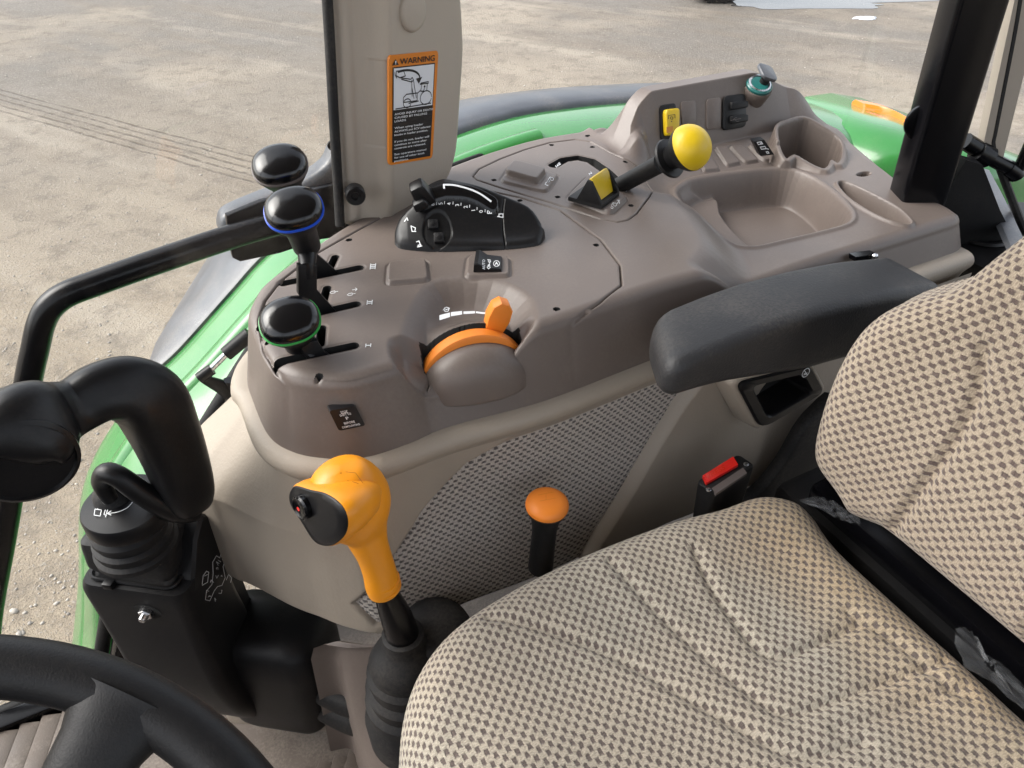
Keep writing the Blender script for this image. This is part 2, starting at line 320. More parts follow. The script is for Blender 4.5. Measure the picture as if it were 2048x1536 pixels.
def ground_mat():
    m = bpy.data.materials.new('gravel yard'); m.use_nodes = True; n = m.node_tree.nodes; l = m.node_tree.links; b = n['Principled BSDF']
    pos = n.new('ShaderNodeNewGeometry').outputs['Position']
    def noise(s, d=5, r=.6, vec=pos):
        q = n.new('ShaderNodeTexNoise'); q.inputs['Scale'].default_value = s; q.inputs['Detail'].default_value = d; q.inputs['Roughness'].default_value = r; l.new(vec, q.inputs['Vector']); return q.outputs[0]
    def rng(x, a, b_, c=0, d=1):
        q = n.new('ShaderNodeMapRange'); q.inputs[1].default_value = a; q.inputs[2].default_value = b_; q.inputs[3].default_value = c; q.inputs[4].default_value = d; l.new(x, q.inputs[0]); return q.outputs[0]
    def mix(f, a, c, mode='MIX'):
        q = n.new('ShaderNodeMix'); q.data_type = 'RGBA'; q.blend_type = mode
        if isinstance(f, float): q.inputs[0].default_value = f
        else: l.new(f, q.inputs[0])
        for i, x in ((6, a), (7, c)):
            if isinstance(x, tuple): q.inputs[i].default_value = x
            else: l.new(x, q.inputs[i])
        return q.outputs[2]
    # streaks drawn out along the direction of traffic
    a = Uz(60, 215, 0); c_ = Uz(500, 335, 0); td = norm(c_-a); ang = math.atan2(td[1], td[0])
    mp = n.new('ShaderNodeMapping'); mp.vector_type = 'TEXTURE'; mp.inputs['Location'].default_value = tuple(a); mp.inputs['Rotation'].default_value = (0, 0, ang); l.new(pos, mp.inputs['Vector'])
    st = n.new('ShaderNodeMapping'); st.inputs['Scale'].default_value = (.35, 1.6, 1); l.new(mp.outputs[0], st.inputs['Vector'])
    big = noise(.35, 4); streak = noise(1.3, 5, .65, st.outputs[0]); mid = noise(5, 6, .7); fine = noise(38, 5, .75); grit = noise(150, 3, .7)
    sx = n.new('ShaderNodeSeparateXYZ'); l.new(pos, sx.inputs[0])
    far = rng(sx.outputs[1], 3.5, 9.0)
    far2 = rng(sx.outputs[0], 1.0, 5.5)
    fm = n.new('ShaderNodeMath'); fm.operation = 'MAXIMUM'; l.new(far, fm.inputs[0]); l.new(far2, fm.inputs[1])
    colr = mix(fm.outputs[0], (.385, .318, .235, 1), (.210, .188, .162, 1))          # dry sand near the tractor, damp grey gravel farther out
    colr = mix(rng(streak, .46, .60, 0, .62), colr, (.215, .178, .138, 1))
    colr = mix(rng(big, .48, .62, 0, .75), colr, (.40, .345, .275, 1))
    colr = mix(rng(noise(.9, 3, .5, st.outputs[0]), .54, .66, 0, .6), colr, (.44, .385, .31, 1))      # pale bands worn by wheels
    colr = mix(rng(mid, .50, .64, 0, .55), colr, (.165, .14, .113, 1))
    colr = mix(rng(fine, .54, .66, 0, .7), colr, (.42, .38, .33, 1))
    colr = mix(rng(grit, .52, .66, 0, .6), colr, (.105, .09, .074, 1))
    # tyre tread lines: five dark damp grooves
    s2 = n.new('ShaderNodeSeparateXYZ'); l.new(mp.outputs[0], s2.inputs[0])
    wob = n.new('ShaderNodeMath'); wob.operation = 'MULTIPLY_ADD'; wob.inputs[1].default_value = .05; l.new(noise(2.0, 3), wob.inputs[0]); l.new(s2.outputs[1], wob.inputs[2])
    wv = n.new('ShaderNodeMath'); wv.operation = 'SINE'; ws = n.new('ShaderNodeMath'); ws.operation = 'MULTIPLY'; ws.inputs[1].default_value = 2*math.pi/.085; l.new(wob.outputs[0], ws.inputs[0]); l.new(ws.outputs[0], wv.inputs[0])
    ab = n.new('ShaderNodeMath'); ab.operation = 'ABSOLUTE'; l.new(s2.outputs[1], ab.inputs[0])
    band = rng(ab.outputs[0], .20, .23, 1, 0)
    ln = rng(wv.outputs[0], .25, .9)
    xx = rng(s2.outputs[0], -2.0, 0.2)
    t1 = n.new('ShaderNodeMath'); t1.operation = 'MULTIPLY'; l.new(band, t1.inputs[0]); l.new(ln, t1.inputs[1])
    t2 = n.new('ShaderNodeMath'); t2.operation = 'MULTIPLY'; l.new(t1.outputs[0], t2.inputs[0]); l.new(rng(noise(9, 4), .35, .6, .15, .8), t2.inputs[1])
    colr = mix(t2.outputs[0], colr, (.13, .103, .078, 1))
    l.new(colr, b.inputs['Base Color'])
    b.inputs['Specular IOR Level'].default_value = .3
    l.new(rng(big, .4, .65, .62, .9), b.inputs['Roughness'])
    hsum = n.new('ShaderNodeMath'); hsum.operation = 'MULTIPLY_ADD'; hsum.inputs[1].default_value = .35; l.new(grit, hsum.inputs[0]); l.new(fine, hsum.inputs[2])
    h2 = n.new('ShaderNodeMath'); h2.operation = 'MULTIPLY_ADD'; h2.inputs[1].default_value = -.9; l.new(t2.outputs[0], h2.inputs[0]); l.new(hsum.outputs[0], h2.inputs[2])
    bu = n.new('ShaderNodeBump'); bu.inputs['Strength'].default_value = .9; bu.inputs['Distance'].default_value = .03; l.new(h2.outputs[0], bu.inputs['Height']); l.new(bu.outputs[0], b.inputs['Normal'])
    return m
M['ground'] = ground_mat()
M['stone'] = mat('gravel stone', (.36, .33, .29, 1), .8, var=.35, vs_=9)
M['water'] = mat('shallow puddle', (.11, .105, .10, 1), .06)
M['ice'] = mat('trodden snow', (.74, .77, .82, 1), .6, var=.15, vs_=6)
def glass_mat():
    m = bpy.data.materials.new('window glass'); m.use_nodes = True; n = m.node_tree.nodes; l = m.node_tree.links; n.clear()
    t = n.new('ShaderNodeBsdfTransparent'); t.inputs[0].default_value = (.985, .99, .987, 1); g = n.new('ShaderNodeBsdfGlossy'); g.inputs['Roughness'].default_value = .02
    mx = n.new('ShaderNodeMixShader'); o = n.new('ShaderNodeOutputMaterial')
    mx.inputs[0].default_value = .02; l.new(t.outputs[0], mx.inputs[1]); l.new(g.outputs[0], mx.inputs[2]); l.new(mx.outputs[0], o.inputs[0]); return m
M['glass'] = glass_mat()

# ------------------------------------------------------------------ the yard outside
def build_ground():
    mb = MB(); n = 60
    xs = np.sign(np.linspace(-1, 1, n))*np.abs(np.linspace(-1, 1, n))**3*400
    vs_ = [(x+3, y+5, 0.0) for x in xs for y in xs]
    fs_ = [(i*n+j, (i+1)*n+j, (i+1)*n+j+1, i*n+j+1) for i in range(n-1) for j in range(n-1)]
    mb.add(vs_, fs_); tag(mb.build('ground', M['ground'], smooth=0, fix=False), 'sandy gravel yard with tyre tracks', kind='structure')
    def blob(name, m, cx, cy, rx, ry, rot, h, lab, seed, kind='structure'):
        r = random.Random(seed); pts = []
        ph = [r.uniform(0, 6.28) for _ in range(6)]
        for t in np.linspace(0, 2*math.pi, 72, endpoint=False):
            k = 1+.22*math.sin(2*t+ph[0])+.16*math.sin(3*t+ph[1])+.1*math.sin(5*t+ph[2])+.07*math.sin(9*t+ph[3])+.05*math.sin(14*t+ph[4])
            x, y = rx*k*math.cos(t), ry*k*math.sin(t); pts.append((cx+x*math.cos(rot)-y*math.sin(rot), cy+x*math.sin(rot)+y*math.cos(rot)))
        q = MB(); rs = [[(cx+(x-cx)*s, cy+(y-cy)*s, z) for x, y in pts] for s, z in ((1, .004), (.9, .004+h*.7), (.6, .004+h), (.05, .004+h))]
        q.rings(rs, cap=False); q.add(rs[-1], [tuple(range(72))]); tag(q.build(name, m, smooth=0), lab, kind=kind)
    rot = math.atan2(RT[1], RT[0])
    c = Uz(1640, 4, 0); blob('puddle', M['water'], c[0], c[1], 1.3, .35, rot, .001, 'meltwater puddle on the gravel', 2)
    c = Uz(1690, -22, 0); blob('snow', M['ice'], c[0], c[1], .8, .42, rot, .04, 'thin patch of trodden snow by the puddle', 4)
    c = Uz(1730, 38, 0); blob('snow', M['ice'], c[0], c[1], .16, .05, rot, .02, 'small scrap of melting snow in front of the puddle', 6)
    # loose stones
    me = MB(); r = random.Random(3); base = []
    bm = bmesh.new(); bmesh.ops.create_icosphere(bm, subdivisions=1, radius=1); bv = [V(*q.co) for q in bm.verts]; bm.verts.index_update(); bf = [tuple(q.index for q in f.verts) for f in bm.faces]; bm.free()
    for i in range(13000):
        px, py = r.uniform(-200, 2250), r.uniform(0, 1)**.8*1450
        p = Uz(px, py, 0)
        if p[1] < 1.45 and p[0] > -1.2: continue
        s = .0022+.006*r.random()**4*(1 if r.random() < .95 else 1.7); R = Rz(r.uniform(0, 6.3)); k = V(s*r.uniform(.8, 1.5), s, s*r.uniform(.4, .8))
        me.add([R@(q*k*r.uniform(.8, 1.15))+V(p[0], p[1], s*.2) for q in bv], bf)
    tag(me.build('gravel', M['stone'], smooth=0, fix=False), 'loose gravel stones scattered over the yard', kind='stuff')
build_ground()
def parked_wheel():
    # lower edge of a parked machine's tyre, only its foot is in view
    c = Uz(1440, 9, 0); R = .62; ax = norm(FW*V(1, 1, 0)); t = norm(V(-ax[1], ax[0], 0))
    root = thing('parked_machine_wheel', (c[0], c[1], 0), 'black lugged tyre of a machine parked across the yard', 'wheel')
    o = V(c[0], c[1], R-.012)+ax*.2
    MB().lathe([(.30, -.17), (.40, -.19), (.55, -.19), (.60, -.16), (R-.03, -.08), (R-.03, .08), (.60, .16), (.55, .19), (.40, .19), (.30, .17)], o, ax, 64).build('tyre', M['rubber'], root)
    MB().lathe([(.05, -.10), (.26, -.08), (.31, -.16), (.31, .16), (.26, .08), (.05, .1)], o, ax, 48).build('rim', M['yellow'], root)
    lug = MB()
    for k in range(36):
        a = 2*math.pi*k/36; rd = t*math.cos(a)+V(0, 0, 1)*math.sin(a); tg = norm(np.cross(ax, rd)); sgn = 1 if k % 2 else -1
        lug.box(o+rd*(R-.02)+ax*.08*sgn, (.05, .17, .035), .006, np.column_stack([tg, norm(ax+tg*.4*sgn), rd]), 1)
    lug.build('lug', M['rubber'], root)
parked_wheel()

# ------------------------------------------------------------------ fender, seen through the side window
ARC = cr([(-.60, .45), (-.42, .72), (-.300, 1.0), (-.215, 1.24), (-.10, 1.385), (.0, 1.455), (.10, 1.535), (.17, 1.59), (.28, 1.652), (.43, 1.712), (.60, 1.742), (.75, 1.742), (.95, 1.725), (1.15, 1.70), (1.35, 1.66), (1.5, 1.59), (1.6, 1.48)], 6)
def fender():
    root = thing('rear_fender', (.5, 1.2, 0), 'green painted tractor fender with black plastic flare outside the window', 'fender')
    def sheet(ys, dz, name, m, i0=0, i1=None, taper=False):
        rs = []
        for i, (x, z) in enumerate(ARC[i0:i1]):
            k = 1.0 if not taper else min(1, .25+.75*(i/9)**.6); rs.append([(x, 1.185+(o_[0]-1.185)*k if taper else o_[0], z+o_[1]*(k if taper else 1)) for o_ in ys])
        return MB().rings(rs, closed=False, cap=False).build(name, m, root, smooth=50, fix=False)
    ys = [(.955, -.26), (.955, -.06), (.965, -.035), (1.0, -.018), (1.05, -.004), (1.10, .001), (1.155, .001), (1.18, -.003), (1.191, -.012), (1.195, -.02), (1.195, -.05)]
    sheet(ys, 0, 'fender_panel', M['green'])
    # pressed rib along the panel
    sheet([(1.065, -.004), (1.072, .006), (1.085, .008), (1.098, .006), (1.105, -.002)], 0, 'pressed_rib', M['green'], 0, 62)
    ys2 = [(1.185, -.03), (1.190, -.002), (1.200, .004), (1.27, .000), (1.33, -.012), (1.40, -.035), (1.435, -.06), (1.44, -.075), (1.43, -.078), (1.39, -.05), (1.30, -.03), (1.185, -.03)]
    i0 = next(i for i, p in enumerate(ARC) if p[0] > -.055); sheet(ys2, 0, 'fender_flare', M['flare'], i0, 78, True)
fender()
def tail_fender():
    root = thing('tail_lamp_housing', (1.45, 1.0, 1.2), 'green fender end carrying the red and orange tail lamp', 'tail lamp')
    o = V(1.30, 1.02, 1.6)
    rs = []
    for x, zt, y0, y1 in ((1.235, 1.60, .93, 1.06), (1.25, 1.645, .90, 1.10), (1.29, 1.668, .86, 1.16), (1.36, 1.668, .80, 1.22), (1.46, 1.655, .78, 1.24), (1.56, 1.63, .78, 1.24), (1.62, 1.60, .78, 1.24)):
        rs.append([(x, y0, zt-.32), (x, y0, zt-.05), (x, y0+.012, zt-.02), (x, y0+.04, zt-.004), (x, (y0+y1)/2, zt), (x, y1-.02, zt-.004), (x, y1, zt-.02), (x, y1+.006, zt-.05), (x, y1, zt-.32)])
    MB().rings(rs, closed=True, cap=True).build('fender_end', M['green'], root, smooth=45)
    def lens(name, m, px, dy, h):
        pts = [Uz(*p, 1.655) for p in px]; rs = []
        for p in cr(pts, 6):
            d = V(.2, .98, 0); rs.append([p+V(0, 0, -.03), p+V(0, 0, h*.5), p+d*dy*.2+V(0, 0, h), p+d*dy*.8+V(0, 0, h), p+d*dy+V(0, 0, h*.5), p+d*dy+V(0, 0, -.03)])
        MB().rings(rs).build(name, m, root, smooth=50)
    lens('red_lens', M['lensred'], [(1738, 232), (1780, 246), (1826, 272), (1856, 295)], .016, .006)
    lens('orange_lens', M['lensorange'], [(1726, 222), (1778, 233), (1826, 257), (1862, 285)], .040, .014)
tail_fender()
# ------------------------------------------------------------------ right-hand console
ZF, ZR = 1.75, 1.71
def pl(px, z, k=0, loop=True):
    P = [Uz(x, y, z)[:2] for x, y in px]
    return [tuple(p) for p in cr(P, k, loop)] if k else [tuple(p) for p in P]
OUT_IN = [tuple(Uz(x, y, 1.655)[:2]) for x, y in ((497, 800), (530, 880), (575, 915), (640, 930), (740, 928), (900, 872), (1100, 812), (1330, 722), (1430, 690))]
OUTLINE = [tuple(p) for p in cr(OUT_IN + [(.75, .575), (.9, .574), (1.045, .574)], 5)] + [(1.072, .585), (1.084, .62), (1.09, .70), (1.12, .78), (1.17, .90), (1.175, .93), (1.15, .97), (1.10, 1.03), (1.0, 1.06)] + \
    [tuple(p) for p in cr([(.85, 1.07), (.72, 1.075), (.58, 1.08), (.395, 1.03), (.222, .925), (.104, .838), (.068, .790), (.055, .755), OUT_IN[0]], 5)][:-1]
RIDGE = pl([(1267, 322), (1300, 385), (1345, 398), (1385, 430), (1422, 480), (1432, 515), (1410, 548)], 1.735)
REARPOLY = [tuple(p) for p in cr(RIDGE, 4, False)] + [(.62, .50), (1.3, .45), (1.3, 1.2), (.80, 1.2), (.72, 1.02), (.70, .95)]
FP = pl([(517, 640), (530, 602), (560, 563), (633, 507), (720, 458), (790, 420), (870, 383), (950, 376), (1040, 395), (1120, 421), (1200, 478), (1240, 530), (1243, 570), (1200, 602), (1150, 628), (1100, 662), (1040, 686), (1028, 660), (980, 642), (920, 648), (870, 668), (848, 704), (840, 718), (832, 756), (815, 757), (790, 743), (770, 742), (700, 762), (640, 771), (590, 762), (550, 732), (525, 692)], ZF)
PTO = pl([(946, 352), (958, 338), (1000, 318), (1050, 299), (1100, 285), (1150, 279), (1180, 283), (1215, 302), (1245, 316), (1275, 322), (1312, 370), (1298, 394), (1272, 428), (1255, 440), (1235, 444), (1200, 438), (1100, 405), (1000, 375), (955, 360)], ZF)
TRAY = pl([(1356, 392), (1370, 376), (1395, 366), (1460, 355), (1527, 347), (1575, 347), (1612, 358), (1650, 382), (1686, 416), (1698, 437), (1688, 453), (1637, 468), (1560, 486), (1505, 498), (1461, 492), (1417, 468), (1378, 425)], 1.705, 3)
CUP = [tuple(p) for p in cr([Uz(x, y, z)[:2] for x, y, z in ((1556, 252, 1.755), (1562, 232, 1.765), (1580, 220, 1.77), (1612, 213, 1.77), (1650, 222, 1.768), (1688, 248, 1.755), (1697, 270, 1.75), (1686, 298, 1.74), (1666, 316, 1.722), (1659, 335, 1.710), (1652, 347, 1.706), (1640, 349, 1.706), (1592, 333, 1.708), (1582, 320, 1.720), (1577, 300, 1.74), (1564, 277, 1.75))], 3, True)]
VENT = pl([(1674, 372), (1684, 366), (1710, 375), (1755, 397), (1795, 420), (1820, 444), (1820, 452), (1806, 453), (1770, 442), (1730, 422), (1695, 398)], 1.71, 3)
def quad(px, z, r=.15): # rounded quadrilateral
    P = [Uz(x, y, z-(.018 if z == 1.732 and i > 1 else 0))[:2] for i, (x, y) in enumerate(px)]; out = []
    for i in range(4):
        a, b, c = P[i-1], P[i], P[(i+1) % 4]; p0 = b+(a-b)*r; p1 = b+(c-b)*r
        out += [tuple((1-t)**2*p0+2*t*(1-t)*b+t*t*p1) for t in (0, .33, .67, 1)]
    return out
BL = [(quad([(774, 570), (777, 528), (853, 521), (858, 563)], ZF), .0045, 'blank_cover'),
      (quad([(931, 555), (937, 513), (1018, 516), (1020, 554)], ZF), .0035, 'switch_bezel'),
      (quad([(1000, 364), (1022, 331), (1118, 351), (1092, 386)], ZF), .003, 'raised_plinth'),
      (quad([(1009, 353), (1028, 331), (1093, 349), (1074, 372)], ZF), .008, 'blank_cover'),
      (quad([(1132, 399), (1178, 352), (1256, 398), (1220, 431)], ZF), .005, 'raised_plinth'),
      (quad([(1396, 302), (1420, 299), (1440, 338), (1408, 343)], 1.732), .004, 'blank_cover'),
      (quad([(1429, 293), (1453, 290), (1482, 326), (1455, 332)], 1.732), .004, 'blank_cover'),
      (quad([(1459, 289), (1486, 286), (1519, 320), (1492, 325)], 1.732), .004, 'blank_cover'),
      (quad([(1497, 284), (1522, 280), (1557, 315), (1530, 320)], 1.732), .004, 'switch_bezel')]
SLOTS = [((557, 723), (706, 691), .0062), ((523, 651), (710, 608), .0062), ((567, 566), (717, 535), .0062),
         ((670, 513), (660, 534), .0048), ((654, 575), (646, 602), .0048), ((643, 655), (640, 688), .0048)]
SLOTS = [([p, q], r) for p, q, r in SLOTS]+[([(1108, 330), (1128, 319), (1155, 315), (1182, 321), (1210, 340), (1238, 366)], .0085)]
POST = None
HOLES = [(637, 750), (532, 614), (537, 683), (698, 480), (1113, 618), (1192, 490), (1040, 401), (1115, 394), (1262, 411), (988, 360), (1185, 294), (1251, 323), (1103, 290), (1175, 272)]
TC = Uz(943, 664, 1.744)[:2]; TE = norm((.98, -.19)); TN = V(-TE[1], TE[0])
def bbox_sd(X, Y, poly, m):
    P = np.array(poly); k = (X > P[:, 0].min()-m) & (X < P[:, 0].max()+m) & (Y > P[:, 1].min()-m) & (Y < P[:, 1].max()+m)
    d = np.full(X.shape, -1.0)
    if k.any(): d[k] = sdp(X[k], Y[k], poly)
    return d
RID = [(.700, .955), (.712, .972), (.735, .983), (.77, .985), (1.05, .985), (1.10, .975)]
def console_h(X, Y, out=None):
    X = np.asarray(X, float); Y = np.asarray(Y, float); R = {}
    H = np.full(X.shape, ZF)
    dr = sdp(X, Y, REARPOLY); H = H-(ZF-ZR)*ss(-.026, .050, dr)
    # ramp under the rear switch row and the upright switch panel
    H = np.where(X > .6, H+.022*ss(.875, .945, Y)*ss(.68, .74, X)*ss(1.20, 1.08, X), H)
    d = sdl(X, Y, RID); hr = .092*ss(.685, .765, X)*(1-.42*ss(.96, 1.07, X))*(1-.75*ss(1.06, 1.125, X))
    wv = 1-np.clip((d-.012)/.036, 0, 1); H = H+np.where(X > .62, hr*wv, 0)-.01*ss(.02, .05, Y-.985)*(X > .7)
    # throttle dial: arch behind, dome in front
    a = (X-TC[0])*TE[0]+(Y-TC[1])*TE[1]; b = (X-TC[0])*TN[0]+(Y-TC[1])*TN[1]
    arch = 1.683+np.sqrt(np.maximum(.0655**2-a*a, 0)); far = ss(.060, .004, b)*(b > -.004)
    pk = bbox_sd(X, Y, POCKET, .06); H = H-.026*ss(.0, .040, pk)
    shelf = bbox_sd(X, Y, SHELF, .05); R['shelf'] = shelf
    H = H-.020*ss(-.003, .014, shelf)*ss(.010, -.006, b)
    H = np.maximum(H, H+(arch-H)*far*ss(.070, .048, np.abs(a)))
    sl = ((b > -.0112) & (b < .0092) & (np.abs(a) < .0542)); R['dialslot'] = sl
    H = np.where(sl & (b < .0088) & (b > -.0108) & (np.abs(a) < .0538), 1.66, H)
    # recesses
    dt = bbox_sd(X, Y, TRAY, .03); R['tray'] = dt
    ds = bbox_sd(X, Y, TSH, .03); floor = .056*ss(-.003, .018, dt)-.026*ss(-.006, .006, ds)*ss(.0, .014, dt)
    H = H-floor+.0025*np.exp(-((dt+.006)/.004)**2)
    dc = bbox_sd(X, Y, CUP, .03); R['cup'] = dc
    H = np.where((dc > -.012) & (dt < -.004), np.maximum(H, np.where(dc > -.012, ZR+(.006+.040*ss(.80, .95, Y))*ss(-.012, -.003, dc), H)), H)-.115*ss(.0015, .012, dc)
    dv = bbox_sd(X, Y, VENT, .03); R['vent'] = dv
    H = H+.0045*np.exp(-((dv+.001)/.0030)**2)-.026*ss(.001, .009, dv)
    for poly, h, nm in BL:
        q = bbox_sd(X, Y, poly, .01); H = H+h*ss(-.0008, .002, q)-.0012*np.exp(-((q+.0022)/.0012)**2); R.setdefault('bl', []).append(q)
    # seams between the inset panels and the body
    for nm, poly in (('fp', FP), ('pto', PTO)):
        q = bbox_sd(X, Y, poly, .02); R[nm] = q; H = H-.0045*np.exp(-(q/.0011)**2)*(~sl)
    R['slot'] = np.zeros(X.shape, bool)
    for L, r in SLOTS:
        L = [Uz(*p, ZF)[:2] for p in L]; A = np.array(L); m = (X > A[:, 0].min()-.03) & (X < A[:, 0].max()+.03) & (Y > A[:, 1].min()-.03) & (Y < A[:, 1].max()+.03); dd = np.ones(X.shape)
        if m.any(): dd[m] = sdl(X[m], Y[m], L)
        H = H-.030*(dd < r-1e-4)-.001*np.exp(-((dd-r-.001)/.0012)**2)*(dd >= r-1e-4); R['slot'] |= dd < r-1e-4
    for p in HOLES:
        p = Uz(*p, ZF)[:2]; dd = np.hypot(X-p[0], Y-p[1]); H = H-.008*(dd < .0027); R['slot'] |= dd < .0027
    p = Uz(1728, 348, 1.71)[:2]; dd = np.hypot((X-p[0])/1.9, Y-p[1]); H = H-.02*ss(.008, .006, dd); R['slot'] |= dd < .0065
    if out is not None: out.update(R)
    return H
SHELF = pl([(790, 735), (787, 775), (800, 793), (832, 799), (900, 783), (1000, 744), (1062, 712), (1062, 690), (1040, 660), (940, 640), (850, 670), (820, 700)], 1.706, 3)
POCKET = pl([(862, 578), (960, 568), (1050, 596), (1082, 645), (1068, 712), (1000, 744), (900, 783), (832, 799), (796, 793), (782, 760), (795, 690), (822, 622)], 1.738, 3)
TSH = pl([(1330, 380), (1380, 402), (1425, 396), (1440, 402), (1444, 425), (1466, 456), (1497, 487), (1520, 505), (1480, 530), (1400, 510), (1320, 430)], 1.68, 2)
def Hc(x, y): return float(console_h(np.array([x]), np.array([y]))[0])
def build_console():
    root = thing('side_console', (.55, .8, 1.1), 'taupe moulded plastic control console beside the seat', 'console')
    res = .00105; u = np.arange(.0, 1.19, res); v = np.arange(.535, 1.085, res)
    X, Y = np.meshgrid(u, v, indexing='ij'); R = {}
    def snap(d, gx, gy, lev=0):                                          # moves grid points next to a sharp edge onto it
        m = np.abs(d-lev) < res*.62; X[m] += ((lev-d)*gx)[m]; Y[m] += ((lev-d)*gy)[m]
    for L, r in SLOTS:
        L = [Uz(*p, ZF)[:2] for p in L]; d = np.full(X.shape, 9.); gx, gy = np.zeros(X.shape), np.zeros(X.shape)
        for p, q in zip(L, L[1:]):
            e = q-p; tt = np.clip(((X-p[0])*e[0]+(Y-p[1])*e[1])/(e@e), 0, 1); hx, hy = X-p[0]-tt*e[0], Y-p[1]-tt*e[1]; dd = np.hypot(hx, hy)+1e-9
            k_ = dd < d; gx, gy, d = np.where(k_, hx/dd, gx), np.where(k_, hy/dd, gy), np.where(k_, dd, d)
        snap(d, gx, gy, r)
    for p in HOLES:
        p = Uz(*p, ZF)[:2]; d = np.hypot(X-p[0], Y-p[1])+1e-9; snap(d, (X-p[0])/d, (Y-p[1])/d, .0027)
    for lev in (-.011, .009):
        b = (X-TC[0])*TN[0]+(Y-TC[1])*TN[1]; a = (X-TC[0])*TE[0]+(Y-TC[1])*TE[1]; snap(np.where(np.abs(a) < .0545, b, 9), TN[0], TN[1], lev)
    for lev in (-.054, .054):
        b = (X-TC[0])*TN[0]+(Y-TC[1])*TN[1]; a = (X-TC[0])*TE[0]+(Y-TC[1])*TE[1]; snap(np.where(np.abs(b) < .0115, a, 9), TE[0], TE[1], lev)
    D = sdp(X, Y, OUTLINE); H = np.full(X.shape, 1.6); k = D > -.002
    Rk = {}; H[k] = console_h(X[k], Y[k], Rk)
    def full(a, fill):
        z = np.full(X.shape, fill, dtype=a.dtype); z[k] = a; return z
    D0 = .0245; WW, FR, DEP = .020, .016, .125
    H = H-edge(np.clip(D, 0, None), FR, WW, DEP)
    slot = full(Rk['slot'], False); dial = full(Rk['dialslot'], False)
    cell = lambda m, f: f(f(m[:-1, :-1], m[1:, :-1]), f(m[:-1, 1:], m[1:, 1:]))
    slot = cell(slot, np.logical_or); dial = cell(dial, np.logical_or)
    c = lambda a: a[:-1, :-1]
    tray = c(full(Rk['tray'], -1.)) > 0.0; cup = c(full(Rk['cup'], -1.)) > .001; vent = c(full(Rk['vent'], -1.)) > .002
    fp = c(full(Rk['fp'], -1.)) > 0; pto = c(full(Rk['pto'], -1.)) > 0
    taken = slot | dial; parts = []
    for L, r in SLOTS:                                                   # one liner for each slot
        parts.append(('slot_liner', M['hole'], slot & (c(sdl(X, Y, [Uz(*p, ZF)[:2] for p in L])) < r+.003)))
    left = slot & ~np.logical_or.reduce([m for _, _, m in parts])
    for p in HOLES:
        p = Uz(*p, ZF)[:2]; parts.append(('screw_hole', M['hole'], left & (c(np.hypot(X-p[0], Y-p[1])) < .006)))
    p = Uz(1728, 348, 1.71)[:2]; parts.append(('drain_hole', M['hole'], left & (c(np.hypot(X-p[0], Y-p[1])) < .03)))
    parts.append(('dial_slot', M['hole'], dial))
    for q, (poly, h, nm) in zip(Rk['bl'][::-1], BL[::-1]):
        mk = (c(full(q, -1.)) > -.0004) & ~taken; parts.append((nm, M['taupe'], mk)); taken = taken | mk
    for nm, mk in (('tray', tray), ('cup_holder', cup), ('oval_pocket', vent), ('lever_panel', fp), ('take_off_panel', pto)):
        mk = mk & ~taken; parts.append((nm, M['taupe'], mk)); taken = taken | mk
    parts.append(('console_body', M['taupe'], ~taken))
    hfield(X, Y, H, D > D0-.0006, (0, 0, 0), (1, 0, 0), (0, 1, 0), (0, 0, 1), parts, root)
    # outer wall lofted below the rounded shoulder
    P = np.array(OUTLINE); seg = np.hypot(*(np.roll(P, -1, 0)-P).T); t = np.concatenate([[0], np.cumsum(seg)]); n = 900
    q = np.linspace(0, t[-1], n, endpoint=False); PP = np.vstack([P, P[:1]]); px = np.interp(q, t, PP[:, 0]); py = np.interp(q, t, PP[:, 1])
    ker = np.ones(9)/9; sm = lambda a: np.convolve(np.concatenate([a[-4:], a, a[:4]]), ker, 'valid'); px, py = sm(px), sm(py)
    tx, ty = np.roll(px, -1)-np.roll(px, 1), np.roll(py, -1)-np.roll(py, 1); ln = np.hypot(tx, ty); nx, ny = -ty/ln, tx/ln
    rs = []
    for d in [.0275, D0]+[WW+FR*(1-math.cos(math.radians(g))) for g in (42, 32, 22, 12, 4)]:
        x, y = px+nx*d, py+ny*d; h = console_h(x, y)-edge(np.full(n, d), FR, WW, DEP); rs.append(np.stack([x, y, h-.0002], -1))
    for f in (.95, .8, .6, .4, .2, 0):
        x, y = px+nx*WW*f, py+ny*WW*f; h0 = rs[6][:, 2]; rs.append(np.stack([x, y, h0+(1.645-h0)*(1-f)], -1))
    MB().rings([list(r) for r in rs], cap=False).build('console_wall', M['taupe'], root, smooth=0)
    # rounded cover in front of the throttle dial
    o = V(TC[0], TC[1], 1.684)+V(*TN, 0)*-.0105; rs = []
    for i in range(15):
        g = math.pi/2*i/14; sb, cb = math.sin(g)**.9, math.cos(g)**.75
        rs.append([o+V(*TE, 0)*.0605*cb*math.cos(h_)-V(*TN, 0)*.034*sb+V(0, 0, 1)*(.0520 if math.sin(h_) > 0 else .009)*cb*math.sin(h_) for h_ in np.linspace(0, 2*math.pi, 48, endpoint=False)])
    MB().rings(rs, cap=False).build('dial_cover', M['taupe'], root, smooth=0)
    return root
CONSOLE = build_console()
HGX, HGY = np.arange(.10, .40, .002), np.arange(.55, .75, .002)
HG = console_h(*np.meshgrid(HGX, HGY, indexing='ij'))
def Hs(x, y):
    i, j = int(np.clip((x-.10)/.002, 0, len(HGX)-1)), int(np.clip((y-.55)/.002, 0, len(HGY)-1)); return HG[i, j]
